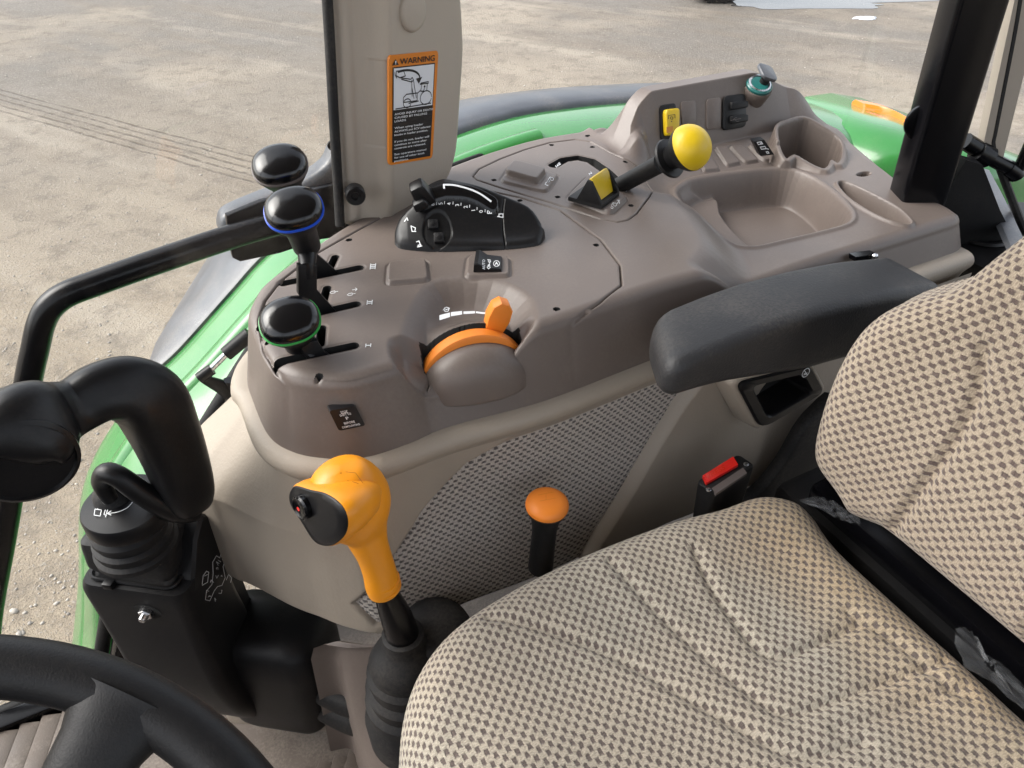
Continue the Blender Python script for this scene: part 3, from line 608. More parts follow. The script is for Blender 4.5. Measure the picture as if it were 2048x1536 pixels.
# ------------------------------------------------------------------ beige trim below the console
def resample(P, n):
    P = np.array(P, float); t = np.concatenate([[0], np.cumsum(np.hypot(*np.diff(P[:, :2], axis=0).T))]); q = np.linspace(0, t[-1], n)
    return np.stack([np.interp(q, t, P[:, i]) for i in range(P.shape[1])], -1)
SIDEPATH = resample(cr([(.17, .90), (.104, .842), (.064, .795), (.050, .755)] + OUT_IN + [(.75, .573), (.9, .572), (1.03, .572), (1.06, .572)], 6), 900)
FAB = [tuple(Uy(x, y, .545)[[0, 2]]) for x, y in ((736, 1240), (790, 1142), (860, 1042), (950, 950), (1050, 886), (1200, 828), (1330, 780), (1420, 752), (1340, 866), (1255, 978), (1180, 1070), (1130, 1150), (1000, 1195), (850, 1247), (770, 1260))]
def side_trim():
    root = thing('side_trim_panel', (.4, .6, 1.3), 'beige trim panel with a grey woven fabric inset below the taupe console', 'trim panel')
    px, py = SIDEPATH[:, 0], SIDEPATH[:, 1]; tx, ty = np.gradient(px), np.gradient(py); ln = np.hypot(tx, ty); nx, ny = ty/ln, -tx/ln
    k = np.ones(41)/41; nx, ny = [np.convolve(np.pad(a, 20, 'edge'), k, 'valid') for a in (nx, ny)]; ln = np.hypot(nx, ny); nx, ny = nx/ln, ny/ln
    def P(off, z): return np.stack([px+nx*off, py+ny*off, np.full(len(px), z)], -1)
    prof = [(-.03, 1.662), (-.004, 1.6615), (.004, 1.660), (.009, 1.656), (.0115, 1.651), (.0115, 1.646), (.009, 1.640), (.005, 1.634), (.001, 1.627), (-.003, 1.615)]
    MB().rings([list(P(o, z)) for o, z in prof], closed=False, cap=False).build('trim_ledge', M['beige2'], root, smooth=60)
    nz = 170; Z = np.linspace(1.634, 1.385, nz); ns = len(px); s = np.concatenate([[0], np.cumsum(np.hypot(np.diff(px), np.diff(py)))])
    SS, ZZ = np.meshgrid(s, Z, indexing='ij'); XX = np.repeat(px[:, None], nz, 1); t = 1.625-ZZ
    front = np.repeat(ss(.22, .04, px)[:, None], nz, 1)*np.repeat(ss(.50, .62, py)[:, None], nz, 1)
    fr2 = np.repeat(ss(.60, .78, py)[:, None], nz, 1); off = .0045+.022*ss(.02, .25, t)*(1-.9*front)+front*fr2*np.minimum(1.1*t, .09)-.05*ss(.225, .249, t)**2
    dF = sdp(XX, ZZ, FAB)
    gs, gz = np.gradient(dF, s, Z); m = np.abs(dF) < .0010; g2 = gs*gs+gz*gz+1e-6; SS = np.where(m, SS-dF*gs/g2, SS); ZZ = np.where(m, ZZ-dF*gz/g2, ZZ)
    f_ = lambda a: np.interp(SS, s, a); XX = f_(px); YY, NX, NY = f_(py), f_(nx), f_(ny); dF = sdp(XX, ZZ, FAB)
    off = off-.004*ss(-.002, .003, dF)-.004*np.exp(-(dF/.0025)**2)
    rear = ss(.0, .02, XX-(.385+(ZZ-1.42)*.85)); off = off+.010*rear*ss(.001, -.012, dF)
    PP = np.stack([XX+NX*off, YY+NY*off, ZZ], -1)
    q4 = lambda a: (a[:-1, :-1]+a[1:, :-1]+a[:-1, 1:]+a[1:, 1:])/4; c = q4(dF) > 0; ok = np.ones(PP.shape[:2], bool); fr = (XX < .36+(ZZ-1.42)*.85)[:-1, :-1]
    gridmesh(PP, ok, [('fabric_inset', M['sidefab'], c), ('front_trim', M['beige2'], ~c & fr), ('rear_trim', M['beige2'], ~c & ~fr)], root, (SS, ZZ))
    return root
side_trim()
def pocket():
    root = thing('ash_pocket', (.62, .53, 1.6), 'black rectangular pocket with a no smoking mark set in the beige trim', 'pocket')
    o = V(.60, .523, 1.60); n = norm((.0, -1, .10)); q = [Upl(x, y, o, n) for x, y in ((1468, 762), (1612, 728), (1640, 780), (1516, 852))]
    c = sum(q)/4; ex = norm(q[1]-q[0]); ey = norm(np.cross(n, ex)); u = [((p-c)@ex, (p-c)@ey) for p in q]
    def rq(k, r=.16):
        out = []
        for i in range(4):
            a, b, d = V(*u[i-1])*k, V(*u[i])*k, V(*u[(i+1) % 4])*k; p0 = b+(a-b)*r; p1 = b+(d-b)*r
            out += [tuple((1-t)**2*p0+2*t*(1-t)*b+t*t*p1) for t in (0, .25, .5, .75, 1)]
        return out
    ring = lambda k, h, sh=(0, 0): [c+ex*(a+sh[0])+ey*(b+sh[1])+n*h for a, b in rq(k)]
    MB().rings([ring(1.22, -.03), ring(1.16, .0), ring(1.09, .004), ring(1.05, .004), ring(1.0, .002)], cap=False).build('plinth', M['beige2'], root, smooth=50)
    MB().rings([ring(1.03, .001), ring(1.02, .006), ring(.98, .008), ring(.74, .008), ring(.70, .006), ring(.69, .000), ring(.62, -.034)], cap=False).build('bezel', M['black'], root, smooth=40)
    MB().rings([ring(.70, .0), ring(.62, -.0345), ring(.02, -.035)], cap=False).build('pocket_floor', M['hole'], root)
    # round no-smoking mark
    p = Upl(1611, 745, c+n*.008, n); u0 = V((p-c)@ex, (p-c)@ey); mb = MB(); fn = plane_map(c+n*.0081, ex, ey, .0005)
    L = circ(.0062, 24, *u0); ribbons(mb, [L+[L[0]]], .0012, fn); ribbons(mb, [[u0+V(-.0042, .0042), u0+V(.0042, -.0042)], [u0+V(-.003, -.001), u0+V(.003, -.001)], [u0+V(-.003, -.0025), u0+V(.002, -.0025)]], .0011, fn)
    mb.build('no_smoking_mark', M['white'], root, smooth=0)
pocket()

# ------------------------------------------------------------------ floor, sill, tunnel
def cab_floor():
    f = MB(); f.box((.1, .15, 1.03), (1.9, 1.46, .03), .004); fl = tag(f.build('cab_floor', M['mat']), 'brown rubber cab floor', kind='structure')
    # raised tread bars: two fields
    def bars(pa, pb, pc, n, w, ln):
        a, b, c = [Uz(*p, 1.05) for p in (pa, pb, pc)]
        for i in range(n):
            p = a+(b-a)*(i/max(n-1, 1)); d = norm(c-a); e = norm(b-a); e = norm(e-d*(e@d))
            MB().box(p+d*ln/2+V(0, 0, -.001), (ln, w, .014), .003, frameR(d, e)).build('tread_bar', M['mat'], fl)
    bars((190, 1400), (-160, 1530), (140, 1560), 9, .030, .15)
    bars((745, 1490), (560, 1560), (700, 1620), 7, .022, .14)
cab_floor()
def sill():
    root = thing('door_sill', (-.4, .9, 1.0), 'black door frame sill with rubber seal at the edge of the cab floor', 'door frame')
    MB().box((-.62, .912, 1.04), (1.1, .030, .05), .004).build('sill_rail', M['steelblack'], root)
    MB().tube([(-1.2, .937, 1.05), (-.10, .937, 1.05)], .011, 12).build('rubber_seal', M['rubber'], root)
    # seal that climbs along the window edge beside the console
    P = [Uy(*p, .93) for p in ((40, 1462), (110, 1428), (165, 1392), (195, 1340), (208, 1270), (222, 1200), (262, 1090), (310, 1000), (385, 893), (440, 806), (480, 742), (520, 680))]
    MB().tube(cr(P, 6), .011, 10).build('window_seal', M['rubber'], root)
    P2 = [p+V(.020, -.028, .002) for p in P]; MB().tube(cr(P2, 6), .017, 10, flat=.6).build('window_frame', M['steelblack'], root)
    # lower corner trim between seal and panel
    q = [Uy(*p, .90) for p in ((232, 1210), (262, 1200), (420, 1420), (330, 1420), (235, 1260))]
    mb = MB(); mb.add([p for p in q]+[p+V(0, .03, 0) for p in q], [(0, 1, 2, 3, 4), (9, 8, 7, 6, 5)]+[(i, 5+i, 5+(i+1) % 5, (i+1) % 5) for i in range(5)]); mb.build('corner_trim', M['beige2'], root)
sill()
def tunnel():
    root = thing('floor_tunnel', (.2, .5, 1.05), 'taupe plastic floor tunnel cover around the gear lever boots', 'tunnel cover')
    P = [Uz(x, y, z) for x, y, z in ((668, 1322, 1.36), (720, 1320, 1.36), (740, 1400, 1.30), (765, 1500, 1.22), (800, 1600, 1.16))]
    q = cr(P, 6); rs = []
    for p in q:
        rs.append([p+V(-.03, .06, -.30), p+V(-.022, .05, -.05), p+V(-.016, .04, -.016), p+V(-.004, .03, -.003), p+V(.02, .01, 0), p+V(.10, -.03, 0), p+V(.20, -.10, 0), p+V(.20, -.1, -.3)])
    MB().rings(rs, closed=False, cap=False).build('tunnel_side', M['taupe'], root, smooth=60)
    MB().box((.42, .47, 1.25), (.50, .14, .16), .02).build('tunnel_top', M['taupe'], root)
    a = Uz(560, 1425, 1.12); b = Uz(728, 1440, 1.12)
    MB().tube([a, (a+b)/2+V(0, 0, .004), b], .014, 10).build('edge_bead', M['beige2'], root)
    MB().box((a+b)/2+V(.0, .05, -.02), (.24, .10, .03), .008, frameR(b-a, V(0, 1, 0))).build('kick_plate', M['beige2'], root)
    P = [Uz(*p, 1.2) for p in ((640, 1375), (690, 1400), (735, 1410), (800, 1400))]
    for dz, r in ((0, .020), (-.045, .022)): MB().tube(cr([p+V(0, 0, dz) for p in P], 5), r, 14).build('cable_boot', M['rubber'], root)
tunnel()

# ------------------------------------------------------------------ door pillar with its warning label
PB0 = Uz(697, 447, 1.752); PB1 = Uz(872, 352, 1.752); PEX = norm(PB1-PB0); PEN = norm(np.cross(PEX, V(0, 0, 1)))
PEN = PEN if PEN@(CAM-PB0) > 0 else -PEN; PEY = V(0, 0, 1)
def pil(x, y, off=0): p = Upl(x, y, PB0+PEN*off, PEN)-PB0; return (p@PEX, p[2])
def pillar():
    root = thing('door_pillar', PB0-V(0, 0, .4), 'beige moulded cab pillar carrying the orange warning label', 'pillar')
    L = [pil(*p) for p in ((700, 452), (697, 380), (690, 250), (684, 120), (678, 0), (672, -120), (668, -230))]; Rr = [pil(*p) for p in ((862, -230), (880, -100), (890, 0), (894, 60), (895, 100), (890, 190), (884, 285), (874, 330), (868, 352), (866, 380), (868, 460))]
    poly = [tuple(p) for p in cr(L, 4)]+[tuple(p) for p in cr(Rr, 4)]+[pil(800, 480)]
    P = np.array(poly); res = .0014; U, Vv = np.meshgrid(np.arange(P[:, 0].min(), P[:, 0].max(), res), np.arange(P[:, 1].min(), P[:, 1].max(), res), indexing='ij')
    D = sdp(U, Vv, poly); lx = np.interp(Vv.ravel(), [p[1] for p in L], [p[0] for p in L]).reshape(U.shape); t = U-lx
    lo, hi = pil(0, 330)[1], pil(0, 60)[1]
    W = .034*ss(.018, .050, t)-.012*ss(.07, .12, t)*0 - edge(D, .012, .004, .012+.07*ss(.03, .06, t))
    W = W-.010*ss(pil(850, 330)[1], pil(850, 400)[1], Vv)*ss(.02, .06, t)
    rx = [pil(x, y, .034) for x, y in ((764, 124), (790, 122), (790, 297), (764, 299))]; dr = sdp(U, Vv, rx); W = W-.0016*ss(-.001, .0008, dr)
    parts = [('pillar_shell', M['beige'], np.ones((U.shape[0]-1, U.shape[1]-1), bool))]
    hfield(U, Vv, W, D > .0004, PB0, PEX, PEY, PEN, parts, root)
    c = PB0+PEX*pil(824, 22, .034)[0]+PEY*pil(824, 22, .034)[1]+PEN*.033
    MB().lathe([(.0230, 0), (.0230, .003), (.0215, .0052), (.018, .006), (.0, .0066)], c, PEN, 40).build('round_cap', M['beige'], root, smooth=50)
    nn = norm(PEN*.75-PEX*.65); c = Upl(711, 391, PB0+PEN*.010, nn)
    MB().lathe([(.0125, -.01), (.0125, .002), (.011, .0035), (.0055, .0028), (.004, .0005), (0, .0005)], c, nn, 28).build('screw_cap', M['black'], root, smooth=40)
    # rubber edge on the window side
    LL = [PB0+PEX*(u-.006)+PEY*v-PEN*.012 for u, v in cr(L, 4)]
    MB().tube(LL, .0062, 10).build('edge_seal', M['rubber'], root)
    return root
pillar()
def warning_label():
    off = .0352; n = PEN
    q = [Upl(x, y, PB0+PEN*off, n) for x, y in ((778, 331), (865, 316), (877, 101), (778, 111))]
    root = thing('warning_label', q[0], 'orange bordered warning label with a loader pictogram on the beige pillar', 'label')
    # bilinear map from the unit square of the label to its place on the pillar
    def bm_(lift): return lambda u, v: q[0]*(1-u)*(1-v)+q[1]*u*(1-v)+q[2]*u*v+q[3]*(1-u)*v+n*lift
    f0 = bm_(0); pts = [((x+.5), (y+.5)) for x, y in rrect(1, 1, .05, 4)]; pts = [(.5+(u-.5), .5+(v-.5)) for u, v in pts]
    mb = MB(); a = [f0(*p) for p in pts]; mb.rings([[p-n*.003 for p in a], a], cap=True); sheet_o = mb.build('label_sheet', M['labelorange'], root, smooth=20)
    def sheet(name, m, u0, v0, u1, v1, lift):
        b = MB(); f = bm_(lift); fillpoly(b, [(u0, v0), (u1, v0), (u1, v1), (u0, v1)], f); b.build(name, m, sheet_o, smooth=0)
    sheet('black_field', M['ink'], .065, .025, .935, .895, .0004); sheet('white_field', M['paper'], .085, .515, .915, .885, .0007)
    f1 = bm_(.0008); ink = MB(); letters(ink, 'WARNING', .20, .915, .050, f1, width=.72)
    fillpoly(ink, [(.05, .913), (.18, .913), (.115, .965)], f1)
    f2 = bm_(.0011); wh = MB(); fillpoly(wh, [(.107, .928), (.123, .928), (.127, .95), (.103, .95)], f2); fillpoly(wh, [(.108, .919), (.122, .919), (.122, .925), (.108, .925)], f2)
    ink_b = ink
    def st(lines, w): ribbons(ink_b, lines, w, f2)
    arc = [(.30+.31*math.sin(t)*1.0+.0, .775+.085*math.cos(t)) for t in np.linspace(-.45, 1.45, 16)]; st([arc], .020)
    fillpoly(ink_b, [(.53, .775), (.66, .785), (.595, .725)], f2)
    st([[(.13, .86), (.13, .82), (.20, .80), (.31, .81), (.27, .86), (.13, .86)], [(.14, .80), (.11, .825), (.10, .85)], [(.20, .80), (.42, .775), (.45, .79), (.48, .765), (.44, .75), (.23, .785)], [(.44, .765), (.46, .62)], [(.48, .76), (.55, .60)], [(.45, .70), (.50, .60)],
        [(.28, .575), (.28, .62), (.34, .645), (.57, .645), (.57, .575), (.28, .575)], [(.58, .645), (.62, .66), (.72, .65)], [(.64, .73), (.80, .735), (.80, .72), (.62, .72), (.64, .73)], [(.66, .72), (.64, .66)], [(.78, .72), (.77, .65)], [(.12, .525), (.88, .535)], [(.39, .56), (.60, .57)], [(.72, .68), (.70, .655), (.66, .655)]], .010)
    st([circ(.080, 24, .36, .563, .5), circ(.125, 28, .76, .592, .5)], .010); fillpoly(ink_b, circ(.018, 12, .72, .695, .6), f2)
    ink.build('black_print', M['ink'], sheet_o, smooth=0)
    y = .490
    for txt, k, gap, sh in (('AVOID INJURY OR DEATH', .83, 0, 0), ('CAUSED BY FALLING', .70, 0, 0), ('LOADS', .24, .030, 0), ('When using loader', .62, 0, 0), ('ALWAYS put SCV selector', .80, 0, 0), ('knobs in loader position.', .74, .030, 0),
                            ('If you do not, loader will', .77, 0, .2), ('continue to move after', .72, 0, .2), ('controls are released.', .70, .024, .2), ('See operators manual', .72, 0, 0), ('for use of other knob', .68, 0, 0), ('positions.', .32, 0, 0)):
        letters(wh, txt, .10, y-.022, .0185, f2, width=k, shear=sh); y -= .0325+gap
    wh.build('white_print', M['white'], sheet_o, smooth=0)
warning_label()
def stop_label():
    n = norm((-.05, -1, .17)); o = V(.125, .5705, 1.66)
    W_ = lambda x, y, d=0: Upl(x, y, o+n*d, n)
    q = [W_(*p) for p in ((678, 862), (731, 851), (711, 812), (658, 822))]
    root = thing('shift_label', q[0], 'small black label with white stop lettering on the console wall', 'label')
    def bm_(lift): return lambda u, v: q[0]*(1-u)*(1-v)+q[1]*u*(1-v)+q[2]*u*v+q[3]*(1-u)*v+n*lift
    f0 = bm_(.0); a = [f0(x+.5, y+.5) for x, y in rrect(1, 1, .1, 4)]; mb = MB(); mb.rings([[p-n*.012 for p in a], a]); mb.build('label_sheet', M['ink'], root, smooth=20)
    b = MB(); f = bm_(.0006)
    for t, y, h, w in (('STOP', .80, .10, .26), ('SHIFT TO', .66, .10, .42), ('P', .46, .14, .10), ('BEFORE', .26, .10, .40), ('DISMOUNTING', .09, .10, .66)): letters(b, t, .5, y, h, f, width=w, align='c')
    b.build('white_print', M['white'], root.children[0], smooth=0)
    b = MB(); ribbons(b, [[(.37, .785), (.63, .785)]], .02, f); b.build('underline', M['white'], root.children[0], smooth=0)
stop_label()
# ------------------------------------------------------------------ unseen cab roof, added for its shade, and the other openings around the operator
def cab_shell():  # roof and posts stay out of view; added for the shade they cast
    root = thing('unseen_cab_roof', (.1, .1, 2.6), 'pale headliner of the unseen tractor cab roof, added to shade the interior', 'roof')
    MB().box((.12, .13, 2.68), (1.95, 1.62, .10), .03).build('headliner', M['roof'], root)
    for p, q, nm in (((.22, -.80, 1.0), (.26, -.74, 2.64), 'near_post'), ((1.10, -.72, 1.05), (1.06, -.68, 2.64), 'rear_corner_post'), ((-.88, -.60, 1.0), (-.80, -.56, 2.64), 'front_corner_post'), ((-.88, .86, 1.0), (-.80, .84, 2.64), 'front_corner_post')):
        MB().tube([p, q], .035, 8).build(nm, M['steelblack'], root)
cab_shell()
def cab_sides():  # out of view; added to block ground bounce and side light on the console
    root = thing('unseen_lower_body', (.1, -.78, 1.0), 'unseen dark lower body panels added to block low light around the cab floor', 'body panel')
    MB().box((.15, -.80, 1.32), (2.0, .04, .80), .01).build('left_body', M['taupe'], root)
    MB().box((-.95, .05, 1.32), (.05, 1.60, .62), .01).build('front_cowl', M['blackmatte'], root)
    MB().box((-.72, .19, 1.45), (.40, .36, .75), .05).build('dash_pedestal', M['blackmatte'], root)
    MB().box((.62, -.36, 1.45), (.80, .30, .55), .06).build('left_console', M['taupe'], root)
cab_sides()
def side_window():
    # panes on both sides of the pillar, in the line of the window seal
    a = PB1+PEX*.0+V(0, .015, 0); b = V(1.08, 1.06, 1.72)
    def pane(name, pts, lab):
        n = norm(np.cross(V(*pts[1])-V(*pts[0]), V(*pts[2])-V(*pts[0])))
        mb = MB(); P = [V(*p) for p in pts]; k = len(P); mb.add(P+[p+n*.005 for p in P], [tuple(range(k)), tuple(range(2*k-1, k-1, -1))]+[(i, k+i, k+(i+1) % k, (i+1) % k) for i in range(k)])
        return tag(mb.build(name, M['glass'], smooth=20), lab, 'window pane')
    bot = cr([(.38, 1.02, 1.70), (.62, 1.085, 1.70), (.9, 1.085, 1.66), (1.08, 1.06, 1.60), (1.175, .98, 1.56), (1.19, .90, 1.56), (1.14, .76, 1.60), (1.075, .665, 1.66)], 12)
    top = [p+V(-.02, -.06 if p[1] > .95 else -.02, 2.62-p[2]) for p in bot]
    tag(MB().rings([bot, top], closed=False, cap=False).build('window_pane', M['glass'], smooth=0), 'clear curved side window pane behind the console', 'window pane')
    P = [Uy(*p, .945) for p in ((222, 1200), (262, 1090), (310, 1000), (385, 893), (440, 806), (480, 742))]
    pane('window_pane', [(-.88, .945, 1.06), (-.36, .945, 1.06)]+[tuple(p) for p in P]+[(.28, .945, 1.76), (.33, .945, 2.62), (-.84, .945, 2.62)], 'clear door window pane in front of the beige pillar')
side_window()
def console_seal():
    P = [Uz(*p, 1.734) for p in ((868, 349), (900, 334), (960, 312), (1050, 283), (1130, 262), (1215, 250))]
    tag(MB().tube(cr([p+V(0, .004, -.002) for p in P], 6), .0045, 10).build('window_gasket', M['rubber']), 'black rubber gasket between the console edge and the side glass', 'gasket')
console_seal()
def rear_post():
    root = thing('rear_post', (1.03, .65, 1.6), 'black square steel rear cab post standing in the console', 'post')
    c0 = [Uz(*p, 1.705) for p in ((1800, 393), (1882, 432), (1930, 392), (1850, 360))]
    n = norm((RT[0]*.0-FW[0], -FW[1], 0)); o = (c0[0]+c0[1])/2
    # front face in the plane facing the operator; the post leans forward as it rises
    T = [Upl(x, y, o, n) for x, y in ((1990, -260), (2105, -260))]; B = [Upl(x, y, o, n) for x, y in ((1806, 405), (1886, 440))]
    dpt = -n*.055
    def ring(t): 
        L = B[0]+(T[0]-B[0])*t; R_ = B[1]+(T[1]-B[1])*t; ex = R_-L; out = []
        for u, v in rrect(1, 1, .12, 3, .5, .5): out.append(L+ex*u+dpt*v)
        return out
    MB().rings([ring(t) for t in (-.12, 0, .5, 1)]).build('post_tube', M['steelblack'], root, smooth=35)
    # window frame strip behind it
    fr = [Upl(x, y, o-n*.06, n) for x, y in ((1958, 330), (2005, 322), (2100, -60), (2055, -120))]
    mb = MB(); mb.add(fr+[p-n*.02 for p in fr], [(0, 1, 2, 3), (7, 6, 5, 4)]+[(i, 4+i, 4+(i+1) % 4, (i+1) % 4) for i in range(4)]); mb.build('frame_trim', M['beige'], root)
    sx = [Upl(x, y, o-n*.065, n) for x, y in ((2052, -120), (2030, 40), (1990, 250), (1984, 290), (1998, 330), (2040, 440), (2075, 520))]
    MB().tube(cr(sx, 5), .006, 8).build('rear_glass_seal', M['rubber'], root)
    # latch disc on the outside of the post
    p = Upl(1845, 243, o-n*.03, n); MB().lathe([(.024, -.004), (.026, 0), (.026, .004), (.022, .006), (0, .006)], p, n, 30).build('hinge_disc', M['steelblack'], root)
    hd = [c_ for c_ in root.children if c_.name.startswith('hinge_disc')][0]; MB().lathe([(.011, 0), (.011, .010), (.006, .012), (.006, .018), (0, .019)], p+n*.004, n, 12).build('hinge_nut', M['steelblack'], hd)
rear_post()
def rear_arm():
    root = thing('rear_window_latch', Uz(1980, 330, 1.72), 'black jointed latch arm of the rear window beside the post', 'latch')
    o = Uz(1960, 320, 1.75); n = norm((-FW[0], -FW[1], 0)); U_ = lambda x, y: Upl(x, y, o, n)
    MB().tube([U_(1930, 282), U_(1965, 304)], .0125, 14).build('arm_stub', M['steelblack'], root)
    MB().lathe([(.010, -.014), (.0165, -.012), (.017, 0), (.0165, .012), (.010, .014)], U_(1965, 308), norm(U_(1990, 322)-U_(1965, 308)), 20).build('collar', M['steelblack'], root)
    MB().tube([U_(1968, 310), U_(2022, 338)], .0105, 14).build('arm', M['steelblack'], root)
    MB().tube([U_(2015, 335), U_(2030, 345), U_(2034, 352)], .012, 12).build('knuckle', M['steelblack'], root)
    MB().tube([U_(2026, 352), U_(2042, 330), U_(2060, 290), U_(2085, 250)], .009, 12).build('handle', M['steelblack'], root)
rear_arm()
def rear_corner():
    root = thing('rear_bulkhead', (1.3, .6, 1.3), 'black rear bulkhead trim behind the seat', 'bulkhead')
    MB().box((1.24, .30, 1.50), (.28, .80, .26), .02).build('bulkhead_shelf', M['blackmatte'], root)
    o = Uz(1960, 470, 1.63); MB().lathe([(.045, 0), (.042, .004), (.036, .004), (.034, -.01), (0, -.01)], o+V(0, 0, .002), (0, 0, 1), 30).build('speaker_recess', M['blackmatte'], root)
    q = [Uz(*p, 1.64) for p in ((1808, 545), (1880, 520), (1893, 535), (1830, 575))]
    mb = MB(); mb.add(q+[p-V(0, 0, .05) for p in q], [(0, 1, 2, 3), (7, 6, 5, 4)]+[(i, 4+i, 4+(i+1) % 4, (i+1) % 4) for i in range(4)]); mb.build('beige_step', M['beige2'], root)
    o_ = Uz(1935, 470, 1.66); n_ = norm((-FW[0], -FW[1], 0)); q = [Upl(x, y, o_-n_*.03, n_) for x, y in ((1878, 450), (1898, 380), (1932, 320), (1965, 330), (2000, 420), (2050, 520), (2060, 640), (1880, 640))]
    mb = MB(); mb.rings([[p-n_*.02 for p in q], q]); mb.build('corner_panel', M['blackmatte'], root, smooth=20)
    a = [Uz(*p, 1.66) for p in ((1962, 345), (1990, 400), (2015, 455), (2045, 520))]
    MB().tube(cr(a, 4), .016, 8, flat=.5).build('window_channel', M['flare'], root)
rear_corner()

# ------------------------------------------------------------------ seat
def seat():
    root = thing('operator_seat', (.33, .2, 1.1), 'operator seat in beige woven fabric with dark dots and a black armrest', 'seat')
    # cushion
    yc = .205; half = [(.600, .0), (.600, .12), (.606, .165), (.598, .20), (.56, .233), (.50, .247), (.44, .257), (.36, .262), (.28, .262), (.21, .255), (.145, .238), (.092, .200), (.056, .14), (.042, .07), (.038, 0)]
    half = [(x, y) for x, y in half]; o_ = cr([(x, yc+y) for x, y in half], 5); out = [tuple(p) for p in o_]+[(p[0], 2*yc-p[1]) for p in o_[::-1][1:-1]]
    res = .0026; X, Y = np.meshgrid(np.arange(.02, .64, res), np.arange(-.08, .49, res), indexing='ij'); D = sdp(X, Y, out)
    ay = np.abs(Y-yc)
    Z = 1.532+.016*ss(.10, .235, ay)+.014*ss(.50, .585, X)-.012*np.exp(-((X-.36)/.13)**2-(ay/.13)**2)+.010*np.exp(-((X-.14)/.06)**2)*ss(.2, .05, ay)
    def groove(px, dep=.009, sg=.0050, mir=False):
        nonlocal Z
        P = cr([Uz(x, y, 1.54)[:2] for x, y in px], 5); P2 = [(p[0], 2*yc-p[1]) for p in P]
        d = sdl(X, Y, P)
        if mir: d = np.minimum(d, sdl(X, Y, P2))
        dep *= .55; Z = Z-dep*np.exp(-(d/sg)**2)+dep*.22*np.exp(-((d-.016)/.012)**2)
    groove([(978, 1238), (1105, 1261), (1257, 1311), (1416, 1394), (1530, 1457), (1593, 1489), (1650, 1492), (1740, 1470)], .009)
    groove([(1219, 1127), (1289, 1191), (1359, 1248), (1447, 1318), (1530, 1381), (1580, 1406), (1631, 1400), (1764, 1356), (1891, 1324)], .009)
    groove([(1390, 1102), (1422, 1159), (1473, 1223), (1523, 1280), (1568, 1295), (1625, 1280), (1720, 1242)], .010)
    groove([(1700, 1215), (1777, 1267), (1828, 1305), (1891, 1362), (1942, 1394)], .007, mir=False)
    groove([(1680, 1440), (1760, 1422), (1850, 1395), (1930, 1372)], .006, mir=False)
    E_ = edge(D, .046, .010, .13); W = Z-E_
    gx, gy = np.gradient(D, res, res); gl = np.hypot(gx, gy)+1e-6; dr = E_*.8
    uv = (Y-gy/gl*dr, X-gx/gl*dr)
    hfield(X, Y, W, D > .0005, (0, 0, 0), (1, 0, 0), (0, 1, 0), (0, 0, 1), [('seat_cushion', M['seatfab'], np.ones((X.shape[0]-1, X.shape[1]-1), bool))], root, uv)
    # base pan and riser under the cushion
    MB().box((.345, yc, 1.42), (.47, .44, .05), .015).build('seat_pan', M['black'], root)
    MB().box((.36, yc, 1.22), (.40, .36, .36), .03).build('suspension_riser', M['rubber'], root)
    # backrest
    n = norm((-1, 0, .18)); vy = norm((.18, 0, 1)); o = V(.60, 0, 1.56)
    bp = [(2048, 1335), (1783, 1066), (1720, 1032), (1668, 987), (1640, 930), (1636, 880), (1658, 800), (1688, 712), (1720, 650), (1763, 606), (1820, 577), (1868, 562), (1900, 550), (1960, 497), (2048, 421), (2140, 326), (2240, 200)]
    R_ = []
    for i, p in enumerate(bp):
        q = Upl(*p, o+n*(.0 if i < 3 else .022), n); R_.append((q[1], (q-o)@vy))
    R_[0] = (.10, R_[1][1]-.006); yb = .205
    R_ = R_[1:]; R_.append((.22, R_[-1][1]+.05)); half = [tuple(p) for p in cr(R_, 5)]
    outl = half+[(2*yb-p[0], p[1]) for p in half[::-1]]
    U, Vv = np.meshgrid(np.arange(-.05, .46, res), np.arange(-.02, .62, res), indexing='ij'); D = sdp(U, Vv, outl)
    au = np.abs(U-yb)
    W = .030+.020*ss(.06, .19, au)*ss(.42, .20, Vv)+.014*np.exp(-((Vv-.12)/.09)**2)
    cl = [Upl(x, y, o+n*.04, n) for x, y in ((1775, 1060), (1792, 1047), (1850, 970), (1905, 890), (1935, 820), (1947, 770), (1955, 700))]; cl = [(q[1], (q-o)@vy) for q in cl]
    cl = cr(cl, 4); dg = np.minimum(sdl(U, Vv, cl), sdl(U, Vv, [(2*yb-p[0], p[1]) for p in cl])); W = W-.008*np.exp(-(dg/.006)**2)*ss(.40, .22, Vv)
    E_ = edge(D, .034, .010, .075); gx, gy = np.gradient(D, res, res); gl = np.hypot(gx, gy)+1e-6
    uv = (U-gx/gl*E_*.8, Vv-gy/gl*E_*.8)
    hfield(U, Vv, W-E_, D > .0005, o, (0, 1, 0), vy, n, [('backrest', M['backfab'], np.ones((U.shape[0]-1, U.shape[1]-1), bool))], root, uv)
    MB().prism([(2*yb-p[0], p[1]) for p in half[::-1]]+list(half), o-n*.09, (0, 1, 0), vy, .055, .01).build('backrest_shell', M['blackmatte'], root)
    MB().box((.655, yb, 1.515), (.05, .42, .035), .008, frameR((1, 0, .1), (0, 1, 0))).build('hinge_bracket', M['steelblack'], root)
    MB().box((.67, yb, 1.36), (.10, .50, .28), .01).build('dark_gap_box', M['blackmatte'], root)  # black box added to darken the gap behind the cushion
    # side bracket that carries the backrest
    q = [Uy(*p, .505) for p in ((1690, 800), (1640, 828), (1605, 870), (1570, 930), (1525, 985), (1490, 1010), (1480, 1060), (1560, 1060), (1660, 1030), (1720, 1000), (1740, 900))]
    qq = [(p[0], p[2]) for p in q]
